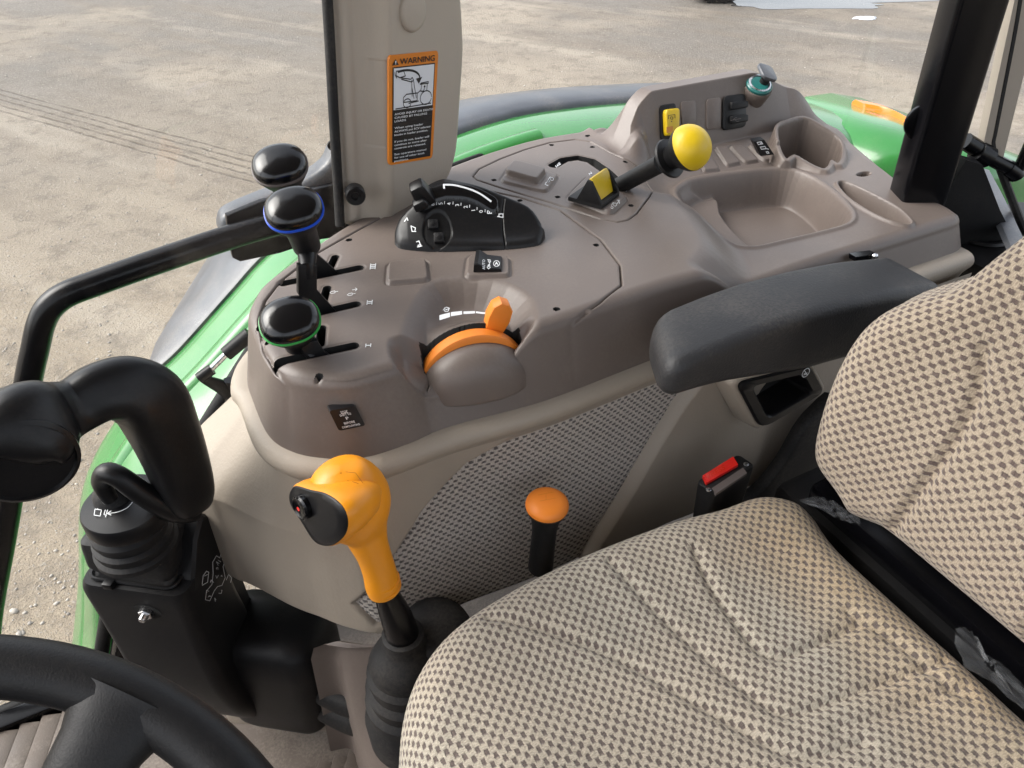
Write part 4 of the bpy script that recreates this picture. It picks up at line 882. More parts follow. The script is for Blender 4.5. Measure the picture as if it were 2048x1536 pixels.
    MB().prism([tuple(p) for p in cr(qq, 3, True)], (0, .527, 0), (1, 0, 0), (0, 0, 1), .022, .006, both=True).build('side_bracket', M['rubber'], root)
    # armrest
    rs = []; xs = [.440, .4405, .442, .446, .452, .460, .470, .485]+list(np.linspace(.50, .83, 22))
    for x in xs:
        dx = x-.440; z = float(np.interp(x, [.44, .47, .52, .58, .66, .74, .83], [1.742, 1.748, 1.752, 1.754, 1.750, 1.741, 1.724]))
        cr_ = .030; w = .046-(cr_-math.sqrt(max(cr_**2-(cr_-min(dx, cr_))**2, 0)))*.80
        rd = .018; dz = rd-math.sqrt(max(rd**2-(rd-min(dx, rd))**2, 0)); s = dx/.39
        th = .046+.040*float(ss(.0, .55, np.array(s))); top = z-dz*.9; bot = z-th+dz*.6; r = min(.014, (top-bot)*.45)
        rs.append([V(x+.045*(u/.092)*float(ss(.5, 0, np.array(s))), .508+u, (top+bot)/2+v) for u, v in rrect(2*w, top-bot, r, 5)])
    MB().rings(rs).build('armrest', M['armrest'], root, smooth=0)
    # clear packing film left in the gap behind the cushion
    return root
seat()
# ------------------------------------------------------------------ controls on the console
def deckmap(z=ZF, lift=.0009): return lambda u, v: Uz(u, v, z+lift)
def hit(x, y, h, z=ZF):
    zs = np.linspace(z+.075, z-.01, 60); P = np.array([Uz(x, y, q) for q in zs]); hv = np.array([h(p[0], p[1]) for p in P]); i = int(np.argmax(zs < hv))
    if i == 0: return Uz(x, y, z)
    t = (zs[i-1]-hv[i-1])/((zs[i-1]-hv[i-1])-(zs[i]-hv[i])); return P[i-1]+(P[i]-P[i-1])*t
GR = 'hydraulic levers in the slotted panel'
def hydraulic_lever(y, capxy, slotpx, blade, ring, lab):
    c = Uy(*capxy, y); base = Uz(*slotpx, 1.72)
    root = thing('hydraulic_lever', base, lab, 'lever', GR)
    tocam = norm((CAM-c)*V(1, 1, 0)); ax = norm(V(0, 0, 1)*.86+tocam*.46+V(-.10, 0, 0)); ref = np.cross(ax, V(0, 0, 1)) if False else None
    side = norm(np.cross(ax, tocam)); kw = dict(n=36, sx=1.0, ref=None)
    def sq(prof, nm, m):
        a = side; b = np.cross(ax, a); rs = []
        for r, h in prof:
            ring_ = []
            for t in np.linspace(0, 2*math.pi, 40, endpoint=False):
                ct, st = math.cos(t), math.sin(t); k = (abs(ct)**2.35+abs(st)**2.35)**(-1/2.35); e = 1+.16*ss(.018, .026, np.array(r))
                ring_.append(c+ax*h+(a*ct*float(e)+b*st)*k*r*.96)
            rs.append(ring_)
        return MB().rings(rs).build(nm, m, root, smooth=50)
    sq([(.0135, -.064), (.0152, -.062), (.0156, -.050), (.0160, -.034), (.0185, -.022), (.0225, -.012), (.0250, -.004), (.0256, -.0012)], 'grip', M['blackmatte'])
    sq([(.0250, -.0016), (.0262, -.0010), (.0264, .0002), (.0262, .0014), (.0250, .0020)], 'colour_ring', ring)
    sq([(.0250, .0012), (.0254, .0030), (.0246, .0070), (.0215, .0112), (.0165, .0136), (.0100, .0146), (.0004, .0150)], 'glossy_cap', M['blackgloss'])
    pts = [Uy(*p, y-.002) for p in blade]; MB().prism([(p[0], p[2]) for p in pts][::-1], (0, y+.004, 0), (1, 0, 0), (0, 0, 1), .007, .001).build('blade', M['black'], root, smooth=25)
    m_ = (pts[0]+pts[1])/2; MB().tube([c-ax*.050, c-ax*.066, m_+V(0, .0035, -.004), m_+V(0, .0035, -.016)], [.011, .011, .0085, .006], 12).build('neck', M['black'], root, smooth=60)
hydraulic_lever(.800, (560, 333), (655, 552), [(585, 395), (622, 395), (630, 505), (680, 548), (668, 575), (640, 575), (600, 525)], M['greyring'], 'black hydraulic lever with a grey ring in slot three')
hydraulic_lever(.722, (588, 421), (645, 626), [(596, 530), (634, 530), (634, 580), (672, 622), (662, 655), (632, 640), (596, 588)], M['blue'], 'black hydraulic lever with a blue ring in slot two')
hydraulic_lever(.645, (580, 643), (615, 712), [(600, 690), (634, 680), (650, 704), (672, 722), (662, 755), (632, 745), (612, 715)], M['greenring'], 'black hydraulic lever with a green ring in slot one')
def deck_print():
    root = thing('console_print', Uz(740, 600, ZF), 'white roman numerals and cylinder icons printed beside the lever slots', 'marking')
    f = deckmap(); k = .1823; Z7 = lambda x, y: (480+x*k, 500+y*k)
    for x, y, n in ((1458, 180, 3), (1422, 574, 2), (1407, 1046, 1)):
        mb = MB(); cx, cy = Z7(x, y); e = V(.98, -.05)*5.0; g = V(-.12, 1)*1.0
        hw = {1: 3.2, 2: 4.2, 3: 5.4}[n]
        for s_ in (-1, 1): ribbons(mb, [[V(cx, cy)+e*s_-g*hw, V(cx, cy)+e*s_+g*hw]], 1.7, f)
        for j in range(n): o_ = (j-(n-1)/2)*3.3; ribbons(mb, [[V(cx, cy)+g*o_-e, V(cx, cy)+g*o_+e]], 1.5, f)
        mb.build('roman_numeral', M['white'], root, smooth=0)
    def icon(cx, cy, arrow):
        mb = MB(); o = V(*Z7(cx, cy)); q = lambda a, b: o+V(a, b-a*.18)
        ribbons(mb, [[q(-7, 0), q(-4, -2), q(3, -2), q(3, 2), q(-4, 2), q(-7, 0)], [q(3, 0), q(9, 0)]], .9, f)
        if arrow: ribbons(mb, [[q(3, -8), q(13, -8)], [q(9, -11), q(13, -8), q(9, -5)]], .9, f)
        mb.build('cylinder_icon', M['white'], root, smooth=0)
    icon(1025, 462, False); icon(1215, 485, True); icon(660, 600, False)
deck_print()

# throttle dial
def throttle_dial():
    o = V(TC[0], TC[1], 1.684); root = thing('throttle_dial', o-V(0, 0, .05), 'orange hand throttle dial with a thumb tab in the console dome', 'dial')
    E1, N1, Z1 = V(*TE, 0), V(*TN, 0), V(0, 0, 1); rs = []
    for g in np.linspace(-.2, math.pi+.2, 60):
        d = E1*math.cos(g)+Z1*math.sin(g)
        rs.append([o+d*r+N1*b for r, b in ((.040, -.0100), (.0580, -.0100), (.0605, -.0085), (.0612, -.001), (.0604, .0050), (.0575, .0070), (.040, .0070))])
    MB().rings(rs).build('dial_wheel', M['orange'], root, smooth=40)
    g = math.radians(62); d = E1*math.cos(g)+Z1*math.sin(g); t = norm(np.cross(N1, d)); b = o+d*.056-N1*.002
    w = [(-.0105, 0), (.0105, 0), (.0135, .018), (.0120, .031), (.005, .038), (-.005, .038), (-.0120, .030), (-.0135, .016)]
    MB().prism(w, b+N1*.007, t, norm(d*.9-N1*.10+V(0, 0, .4)), -.0165, .0035, both=True).build('thumb_tab', M['orange'], root, smooth=30)
    f = lambda u, v: hit(u, v, Hs)+V(0, 0, .001)
    for i, (x0, x1, h0, h1, yy, yz) in enumerate(((879, 900, 10, 9, 637, 631), (902, 924, 8, 7, 630, 627), (927, 950, 5, 4.5, 627, 626), (952, 977, 3.6, 3, 626, 629), (979, 992, 2.4, 2, 630, 632))):
        mb = MB(); fillpoly(mb, [(x0, yy+h0/2), (x1, yz+h1/2), (x1, yz-h1/2), (x0, yy-h0/2)], f); mb.build('scale_mark', M['white'], root, smooth=0)
    mb = MB(); ribbons(mb, [[(888, 620), (893, 616), (899, 618), (896, 624), (890, 625), (888, 620)], [(890, 622), (897, 619)], [(890, 617), (886, 622)]], 1.2, f); mb.build('tortoise_icon', M['white'], root, smooth=0)
    mb = MB(); ribbons(mb, [[(977, 621), (984, 619), (990, 622)], [(984, 619), (989, 616)]], 1.2, f); mb.build('hare_icon', M['white'], root, smooth=0)
throttle_dial()

# hand control housing with its quadrant lever
HP0 = Uz(786, 487, 1.75)[:2]; HP1 = Uz(1097, 470, 1.75)[:2]; HE = norm(HP1-HP0); HN = V(-HE[1], HE[0]); HL = np.linalg.norm(HP1-HP0)
HFOOT = [tuple(Uz(x, y, z)[:2]) for x, y, z in ((784, 480, 1.752), (788, 495, 1.75), (805, 502, 1.75), (860, 507, 1.75), (930, 506, 1.75), (1010, 503, 1.75), (1072, 496, 1.75), (1090, 487, 1.75), (1097, 466, 1.752), (1092, 425, 1.782), (1086, 408, 1.79), (1060, 398, 1.79), (1000, 385, 1.795), (940, 371, 1.80), (880, 362, 1.805), (845, 372, 1.805), (818, 408, 1.79), (795, 450, 1.765))]
HFOOT = [tuple(p) for p in cr(HFOOT, 3, True)]
def house_h(x, y):
    x, y = np.asarray(x, float), np.asarray(y, float); a = ((x-HP0[0])*HE[0]+(y-HP0[1])*HE[1])/HL; b = (x-HP0[0])*HN[0]+(y-HP0[1])*HN[1]
    crest = np.interp(a, [-.1, 0, .1, .22, .35, .5, .65, .8, .95, 1.05], [.012, .024, .044, .058, .062, .058, .052, .046, .040, .036])
    f = ss(-.03, .036, b); return ZF+crest*(.16+.84*f)
def hand_control():
    root = thing('hand_control_unit', V(*((HP0+HP1)/2), ZF), 'black hand control housing with a numbered quadrant and quadrant lever', 'control unit')
    P = np.array(HFOOT); res = .0009; X, Y = np.meshgrid(np.arange(P[:, 0].min(), P[:, 0].max(), res), np.arange(P[:, 1].min(), P[:, 1].max(), res), indexing='ij')
    D = sdp(X, Y, HFOOT); W = np.maximum(house_h(X, Y)-edge(D, .008, .004, .05), ZF-.002)
    hx = lambda x, y: float(house_h(x, y))
    # quadrant slot for the lever, button disc, end cap seam
    arc = [hit(x, y, hx)[:2] for x, y in ((850, 398), (872, 388), (900, 383), (930, 385), (958, 394), (985, 410))]; da = sdl(X, Y, cr(arc, 4))
    W = W+.004*ss(.009, .006, da)-.0015*np.exp(-((da-.0095)/.0012)**2)
    bc = hit(875, 461, hx)[:2]; db = np.hypot(X-bc[0], Y-bc[1]); W = W-.003*ss(.0185, .0165, db)
    sm = [hit(x, y, hx)[:2] for x, y in ((1008, 398), (1005, 425), (1006, 460), (1012, 492), (1018, 505))]; W = W-.003*np.exp(-(sdl(X, Y, cr(sm, 4))/.0009)**2)
    end = (X-sm[2][0])*HE[0]+(Y-sm[2][1])*HE[1] > 0
    c = lambda a: a[:-1, :-1]; q = c(da) < .0085; e = c(end) & ~q; d = (c(db) < .0175) & ~q
    hfield(X, Y, W, D > .0002, (0, 0, 0), (1, 0, 0), (0, 1, 0), (0, 0, 1), [('quadrant', M['blackgloss'], q), ('end_cap', M['black'], e), ('button_disc', M['black'], d), ('housing', M['black'], ~(q | e | d))], root)
    f = lambda u, v: hit(u, v, hx)+V(0, 0, .0035)
    f3 = lambda u, v: hit(u, v, hx)+V(0, 0, .0062)
    mb = MB(); L = cr([(888, 379), (910, 380), (940, 388), (962, 398), (982, 412)], 5); ribbons(mb, [L, [(888, 379), (889, 386)]], 3.6, f3); mb.build('white_stripe', M['white'], root, smooth=0)
    f = lambda u, v: hit(u, v, hx)+V(0, 0, .0008)
    for ch, x, y in (('7', 848, 413), ('6', 865, 408), ('5', 881, 406), ('4', 898, 407), ('3', 914, 409), ('2', 931, 413), ('1', 946, 418), ('0', 962, 422)):
        mb = MB(); R_ = lambda u, v, x=x, y=y: f(x-v*1.0-u*.2, y-u+v*.12+1); letters(mb, ch, -3.5, -3.6, 7.5, lambda u, v: R_(u, v)); mb.build('numeral', M['white'], root, smooth=0)
        mb = MB(); ribbons(mb, [[(x+8.3, y-2), (x+8.0, y+3)]], 1.2, f); mb.build('tick_mark', M['white'], root, smooth=0)
    for o_, ln in (((826, 458), [[(-4, -5), (-2, 5)], [(-4, -5), (5, -1), (4, 4)], [(-2, 6), (6, 6)]]), ((838, 489), [[(-5, -4), (0, -6), (4, 5)], [(-2, 3), (4, 1)], [(-3, 6), (6, 4)]]), ((812, 440), [[(-3, 4), (2, -3), (4, 2)]]), ((979, 425), [[(-4, -2), (4, -2), (4, 3), (-4, 3), (-4, -2)], [(0, -2), (0, 3)]]), ((1001, 432), [[(-6, 2), (5, 4), (5, -3), (-3, -3)], [(-3, -3), (-3, 2)]])):
        mb = MB(); ribbons(mb, [[(o_[0]+a, o_[1]+b) for a, b in l_] for l_ in ln], 1.8, f); mb.build('pictogram', M['white'], root, smooth=0)
    # two small rockers in the disc
    nb = norm(V(-HN[0], -HN[1], 1.1))
    for px in ((866, 449), (878, 476)):
        p = hit(*px, hx); MB().box(p+nb*.0006, (.0125, .0125, .006), .0014, frameR(np.cross(V(*HN, .8), nb), V(*HN, .8))).build('rocker_button', M['blackmatte'], root)
        MB().lathe([(.0032, 0), (.0030, .0008), (.0015, .0012), (0, .0013)], p+nb*.0036, nb, 14).build('button_dimple', M['black'], root)
    # quadrant lever
    p = hit(856, 396, hx); e_ = V(*HE, 0); h_ = V(*HN, 0); up_ = norm(V(0, 0, 1)-h_*.30-e_*.45); ex_ = norm(np.cross(h_, up_))
    MB().box(p+up_*.010-e_*.004, (.026, .026, .030), .004, frameR(ex_, np.cross(up_, ex_)), 2, .70).build('quadrant_lever', M['black'], root, smooth=30)
    MB().box(p-e_*.010-h_*.012-V(0, 0, .001), (.020, .016, .012), .003, frameR(ex_, np.cross(up_, ex_)), 2, .8).build('lever_skirt', M['black'], root, smooth=30)
hand_control()

# rocker switches
def auto_switch():
    root = thing('auto_switch', Uz(975, 535, ZF), 'black rocker switch marked auto with brake icon on the console', 'switch')
    q = [Uz(*p, ZF+.004) for p in ((947, 544), (1003, 543), (1004, 516), (952, 514))]; n = V(0, 0, 1); ex, ey = norm(q[1]-q[0]), norm(q[3]-q[0])
    rs = []
    for t, h in ((0, .003), (.02, .010), (.16, .0105), (.45, .0045), (.97, .003), (1.0, .001)):
        a, b = q[0]+(q[1]-q[0])*t, q[3]+(q[2]-q[3])*t; rs.append([a-n*.004, a+n*(h-.001), a+(b-a)*.04+n*h, a+(b-a)*.96+n*h, b+n*(h-.001), b-n*.004])
    rk = MB().rings(rs).build('rocker', M['black'], root, smooth=25)
    ht = lambda u: float(np.interp((u-947)/56, [0, .16, .45, 1], [.0105, .0105, .0045, .003]))
    f = lambda u, v: Uz(u, v, ZF+.0045+ht(u)+.0005)
    mb = MB(); letters(mb, 'AUTO', 0, 0, 5.5, lambda u, v: f(970-v, 539-u), width=20); mb.build('lettering', M['white'], rk, smooth=0)
    mb = MB(); ribbons(mb, [circ(6, 18, 993, 527, .95)+[(999, 527)], [(990, 530), (993, 524), (996, 530)], [(991, 527.5), (995, 527.5)]], 1.2, f); mb.build('brake_icon', M['white'], rk, smooth=0)
    mb = MB(); ribbons(mb, [[(975, 519), (980, 520), (979, 530), (975, 533)], circ(2.6, 10, 979, 522), circ(2.0, 10, 978, 531), [(974, 534), (977, 538), (981, 534)]], 1.1, f); mb.build('tractor_icon', M['white'], rk, smooth=0)
auto_switch()
def take_off_switch():
    root = thing('take_off_switch', Uz(1185, 390, ZF), 'yellow rocker tab in a black saddle on the console', 'switch')
    z0 = ZF+.005; A, B, C_, D_ = [Uz(*p, z0) for p in ((1136, 401), (1163, 372), (1226, 390), (1202, 419))]
    e1, e2 = norm(D_-A), norm(B-A); L = np.linalg.norm(D_-A); Wd = np.linalg.norm(B-A)
    e2 = norm(e2-e1*(e2@e1)); up_ = V(0, 0, 1)
    MB().prism([(0, 0), (L, 0), (L, Wd), (0, Wd)], A, e1, e2, .006, .0015).build('saddle_base', M['blackmatte'], root)
    for v in (.0, Wd-.004): MB().prism([(.24*L, 0), (L, 0), (L*.97, .006), (.66*L, .030), (.54*L, .031)], A+e2*(v+.004)+up_*.004, e1, up_, .004, .0008).build('saddle_cheek', M['blackmatte'], root, smooth=25)
    MB().prism([(.40*L, .003), (.86*L, .003), (.70*L, .028), (.62*L, .033), (.54*L, .031)], A+e2*(Wd-.0045)+up_*.004, e1, up_, Wd-.009, .0016, both=True).build('yellow_tab', M['yellow'], root, smooth=30)
    f = deckmap(ZF+.005); mb = MB(); o = V(1232, 408)
    ribbons(mb, [circ(3.2, 12, 1230, 409)+[(1233.2, 409)], circ(2.2, 10, 1224, 415)+[(1226.2, 415)], [(1223, 411), (1226, 405), (1229, 406)], [(1233, 409), (1238, 402), (1239, 407)], [(1234, 400), (1239, 401)]], 1.3, f); mb.build('tractor_icon', M['white'], root, smooth=0)
    f = deckmap(ZF+.003); mb = MB()
    ribbons(mb, [circ(3.0, 12, 1104, 358)+[(1107, 358)], circ(2.2, 10, 1097, 362)+[(1099.2, 362)], [(1097, 359), (1100, 354), (1103, 355)], [(1093, 364), (1090, 369), (1096, 371)]], 1.3, f); mb.build('front_tractor_icon', M['white'], root, smooth=0)
take_off_switch()
def take_off_lever():
    b = Uz(1238, 372, 1.752); ball = Ud(1382, 294, float((Uz(1382, 294, 1.835)-CAM)@FW)); ax = norm(ball-b)
    root = thing('take_off_lever', b, 'black lever with a large yellow ball knob and flange', 'lever')
    L = np.linalg.norm(ball-b)
    MB().lathe([(.0115, -.012), (.0118, .01), (.0122, L*.55), (.0125, L*.60)], b, ax, 24).build('shaft', M['blackmatte'], root)
    MB().lathe([(.012, -.003), (.0255, -.003), (.0265, -.001), (.0255, .0015), (.016, .003)], b+ax*(L-.036), ax, 32).build('flange', M['black'], root)
    MB().lathe([(.013, -.040), (.0155, -.036), (.0165, -.026), (.0225, -.019), (.0280, -.011), (.0301, -.004)], ball, ax, 32).build('collar', M['blackmatte'], root, smooth=50)
    R_ = .0298; prof = [(R_*math.cos(t), R_*math.sin(t)*.95-.004) for t in np.linspace(-.0, math.pi/2, 14)]
    MB().lathe([(.010, -.004)]+prof, ball, ax, 40).build('ball_knob', M['yellow'], root, smooth=50)
    f = deckmap(ZF); 
    for t, x, y, w in (('N', 1180, 351, 6), ('540', 1252, 384, 10), ('540E', 1113, 336, 12)):
        mb = MB(); letters(mb, t, 0, 0, 5.5, lambda u, v, x=x, y=y: f(x+u*.75-v*.55, y-u*.65-v*.75), width=w); mb.build('gate_lettering', M['white'], root, smooth=0)
take_off_lever()
# upright switch bank: face plane of the console wall
WPN = norm((0, -.092/.036, 1)); WPO = V(.85, .973, ZR+.022+.092)
def wall(x, y, d=0): return Upl(x, y, WPO+WPN*d, WPN)
def wall_plate(name, m, px, t, parent, bev=.0012, r=.18):
    q = [wall(*p) for p in px]; o = q[0]; ex = norm(q[1]-q[0]); ey = np.cross(WPN, ex); u = [((p-o)@ex, (p-o)@ey) for p in q]; out = []
    for i in range(4):
        a, b, c = V(*u[i-1]), V(*u[i]), V(*u[(i+1) % 4]); p0, p1 = b+(a-b)*r, b+(c-b)*r; out += [tuple((1-s)**2*p0+2*s*(1-s)*b+s*s*p1) for s in (0, .33, .67, 1)]
    return MB().prism(out, o-WPN*.004, ex, ey, t+.004, bev).build(name, m, parent, smooth=30)
def switch_bank():
    wall_plate('blank_cover', M['taupe'], ((1363, 252), (1391, 248), (1391, 201), (1360, 204)), .0022, CONSOLE)
    wall_plate('blank_cover', M['taupe'], ((1411, 261), (1441, 257), (1442, 195), (1412, 198)), .0022, CONSOLE)
    r = thing('yellow_switch', wall(1337, 245), 'yellow rocker switch in a black bezel on the upright console panel', 'switch')
    wall_plate('bezel', M['black'], ((1320, 281), (1346, 277), (1351, 206), (1318, 211)), .003, r)
    yr = wall_plate('rocker', M['yellow'], ((1325, 273), (1350, 270), (1352, 217), (1323, 220)), .012, r, .003)
    f = lambda u, v: wall(u, v, .0126)
    mb = MB(); ribbons(mb, [[(1337, 238), (1337, 231), (1350, 229), (1350, 236)], circ(2.6, 12, 1343.5, 236)+[(1346.1, 236)]], 1.1, f); fillpoly(mb, circ(1.2, 8, 1343, 243), f); mb.build('take_off_icon', M['ink'], yr, smooth=0)
    mb = MB(); fillpoly(mb, [(1333, 266), (1346, 264), (1346, 252), (1333, 254)], f); mb.build('indicator_lens', M['amber'], yr, smooth=0)
    r = thing('power_outlet', wall(1466, 225), 'black double charging outlet with hinged covers on the upright console panel', 'outlet')
    wall_plate('outlet_frame', M['black'], ((1442, 262), (1489, 254), (1488, 187), (1444, 193)), .005, r)
    for a, b in ((205, 219), (232, 247)): wall_plate('outlet_cover', M['blackmatte'], ((1455, b+2), (1488, b-3), (1488, a-3), (1455, a)), .011, r, .002)
    f = lambda u, v: wall(u, v, .0118); mb = MB(); ribbons(mb, [[(1461, 241), (1482, 237)], [(1466, 240), (1470, 236), (1474, 235)], [(1470, 239.5), (1474, 243), (1478, 242)]], .9, f); mb.build('usb_mark', M['greyring'], r, smooth=0)
    # lighter socket tower
    c = Uz(1517, 172, 1.806); ax = norm(V(-.12, -.48, 1)); r = thing('lighter_socket', c-V(0, 0, .08), 'round power socket with a teal ring and open black cap', 'socket')
    MB().lathe([(.010, -.085), (.0165, -.05), (.0235, -.010), (.0245, -.002), (.0235, 0)], c, ax, 36).build('tower', M['taupe'], r, smooth=50)
    MB().lathe([(.0215, -.002), (.0222, .004), (.0205, .006), (.0185, .006)], c, ax, 36).build('teal_ring', M['teal'], r)
    MB().lathe([(.0190, .002), (.0190, .0065), (.0165, .0075), (.0148, .006), (.0140, -.003)], c, ax, 36, cap=False).build('metal_rim', M['metal'], r)
    MB().lathe([(.0145, .004), (.0140, -.02), (.0, -.02)], c, ax, 28, cap=False).build('socket_bore', M['hole'], r)
    MB().tube([c+ax*.001+V(.008, 0, 0), c+ax*.014+V(.009, 0, 0)], .008, 10).build('cap_stem', M['blackmatte'], r)
    e = norm(V(.93, -.1, -.30)); MB().prism(rrect(.032, .034, .009, 4), c+ax*.022+V(.008, .004, .0), e, norm(np.cross(ax, e)), .006, .0015, both=True).build('cap', M['flare'], r, smooth=40)
    # rocker on the sloping row
    q = Uz(1527, 300, 1.737); r = thing('wiper_switch', q, 'small black rocker switch with white wiper icons behind the storage tray', 'switch')
    Q = [Uz(*p, z) for p, z in (((1521, 312), 1.726), ((1548, 309), 1.726), ((1528, 279), 1.752), ((1507, 283), 1.752))]
    nn = norm(np.cross(Q[1]-Q[0], Q[3]-Q[0])); mb = MB(); mb.rings([[p-nn*.012 for p in Q], [p+nn*.0005 for p in Q]]); mb.build('rocker', M['black'], r, smooth=20)
    bl = lambda u, v: Q[0]*(1-u)*(1-v)+Q[1]*u*(1-v)+Q[2]*u*v+Q[3]*(1-u)*v+nn*.0012
    mb = MB(); ribbons(mb, [[(.25, .78), (.25, .92), (.65, .92), (.65, .78), (.25, .78)], [(.45, .78), (.6, .88)], [(.3, .45), (.3, .6), (.7, .6), (.7, .45), (.3, .45)], [(.7, .45), (.85, .4)], [(.55, .15), (.7, .15), (.7, .25), (.55, .25), (.55, .15)]], .06, bl); mb.build('wiper_icon', M['white'], r, smooth=0)
switch_bank()
def console_latch():
    o = V(.93, .592, 1.66); n = V(0, -1, 0); r = thing('console_bracket', Uy(1720, 520, .585), 'small black bracket with a bolt behind the armrest', 'bracket')
    q = [Uy(*p, .583) for p in ((1712, 524), (1754, 517), (1754, 508), (1712, 514))]
    mb = MB(); mb.rings([[p+V(0, .012, 0) for p in q], q]); mb.build('plate', M['steelblack'], r)
    MB().lathe([(.0045, 0), (.0045, .003), (.002, .005), (0, .005)], Uy(1748, 512, .582), n, 12).build('bolt', M['metal'], r)
console_latch()
# ------------------------------------------------------------------ loader joystick on its pod
def joystick_pod():
    root = thing('joystick_pod', Uz(450, 1420, 1.15), 'black moulded joystick pedestal with a zinc nut and white printed diagrams', 'pedestal')
    e1, e2 = norm((.80, -.60, 0)), norm((.60, .80, 0)); Z1 = V(0, 0, 1)
    def sec(c, a, b, z, r=.012, tilt=0.0): return [V(c[0], c[1], z)+e1*u+e2*v+Z1*(tilt*v) for u, v in rrect(2*a, 2*b, r, 4)]
    # rings by their front corner in the picture
    def ctr(px, py, z, a, b): p = Uz(px, py, z); return p-e1*a+e2*b
    lv = [(366, 1196, 1.455, .066, .046), (372, 1215, 1.44, .069, .049), (392, 1262, 1.395, .068, .050), (418, 1325, 1.335, .066, .052), (452, 1390, 1.265, .066, .055), (490, 1430, 1.20, .062, .055), (515, 1440, 1.15, .056, .05)]
    lv = cr(lv, 4); MB().rings([sec(ctr(x, y, z, a, b), a, b, z, .016) for x, y, z, a, b in lv]).build('column', M['blackmatte'], root, smooth=40)
    # upright rear edge and lower lobe
    c = Uz(612, 1330, 1.20); rs = []
    for h, k in ((-.10, .80), (-.08, .92), (-.02, 1.0), (.05, 1.0), (.085, .95), (.10, .80), (.106, .5)): rs.append([V(c[0], c[1], 1.20+h)+V(-.03, .02, 0)+e1*u*k+e2*v*k for u, v in rrect(.16, .12, .035, 6)])
    MB().rings(rs).build('lower_lobe', M['blackmatte'], root, smooth=50)
    top = Uz(425, 1030, 1.50); bw = Uz(470, 1200, 1.38)
    q = [Upl(x, y, Uz(400, 1150, 1.44)+e2*.02, -e2+e1*.0) if False else None for x, y in ()]
    o = ctr(366, 1196, 1.455, .066, .046)+e1*.052; pl_ = norm(e1)                     # the diagram face looks along e1
    F_ = lambda x, y, d=0: Upl(x, y, ctr(372, 1215, 1.44, .069, .049)+e1*(.069+d), e1)
    back = [F_(*p) for p in ((405, 1028), (446, 1030), (470, 1120), (500, 1195), (560, 1230), (560, 1330), (440, 1330), (385, 1200), (392, 1080))]
    mb = MB(); mb.rings([[p-e1*.030 for p in back], [p-e1*.004 for p in back], [p+(sum(back)/9-p)*.03+e1*.0 for p in back]]); mb.build('diagram_plate', M['blackmatte'], root, smooth=30)
    f = lambda u, v: F_(u, v, .0012); K = .2196*2  # print on the diagram face, in picture coordinates
    def zz(L): return [(x*.43945, 1050+y*.43945) for x, y in L]
    mb = MB(); ribbons(mb, [zz([(965, 270), (940, 300), (935, 340), (955, 345), (975, 300), (990, 280), (1010, 275), (1025, 240), (1015, 190), (1030, 150), (1030, 120), (1010, 120), (1000, 150), (985, 140), (968, 170), (970, 220), (965, 270)])], .9, f); mb.build('pattern_outline', M['white'], root, smooth=0)
    mb = MB(); ribbons(mb, [zz([(920, 270), (925, 230), (940, 210), (950, 215), (945, 260), (920, 275)]), zz([(930, 232), (945, 225)]), zz([(1030, 250), (1040, 225), (1055, 240), (1045, 280), (1060, 300), (1052, 318)])], 1.0, f); mb.build('lock_icon', M['white'], root, smooth=0)
    r = random.Random(5); mb = MB()
    for cx, cy in ((1000, 160), (985, 200), (990, 235), (965, 255), (1010, 225), (945, 305), (955, 325), (1003, 305), (985, 340), (1018, 330), (1000, 370), (1015, 150), (990, 175)):
        L = [(cx+r.uniform(-8, 8), cy+r.uniform(-9, 9)) for _ in range(4)]; ribbons(mb, [zz(L)], .8, f)
    mb.build('function_icons', M['white'], root, smooth=0)
    # recessed nut and bolt on the front face
    nf = -e2; P = Upl(296, 1221, ctr(380, 1235, 1.42, .068, .05)-e2*.0495, nf)
    MB().lathe([(.0185, .0005), (.0170, -.0003), (.0165, .0006), (0, .0006)], P+nf*.001, nf, 30, sx=.7).build('bolt_recess', M['hole'], root)
    MB().lathe([(.0085, 0), (.0088, .001), (.0088, .006), (.0078, .007), (.006, .0072)], P+nf*.001, nf, 6).build('nut', M['metal'], root, smooth=20)
    MB().lathe([(.0048, .005), (.0048, .013), (.0038, .015), (0, .015)], P, nf, 14).build('bolt_end', M['metal'], root)
    return e1, e2
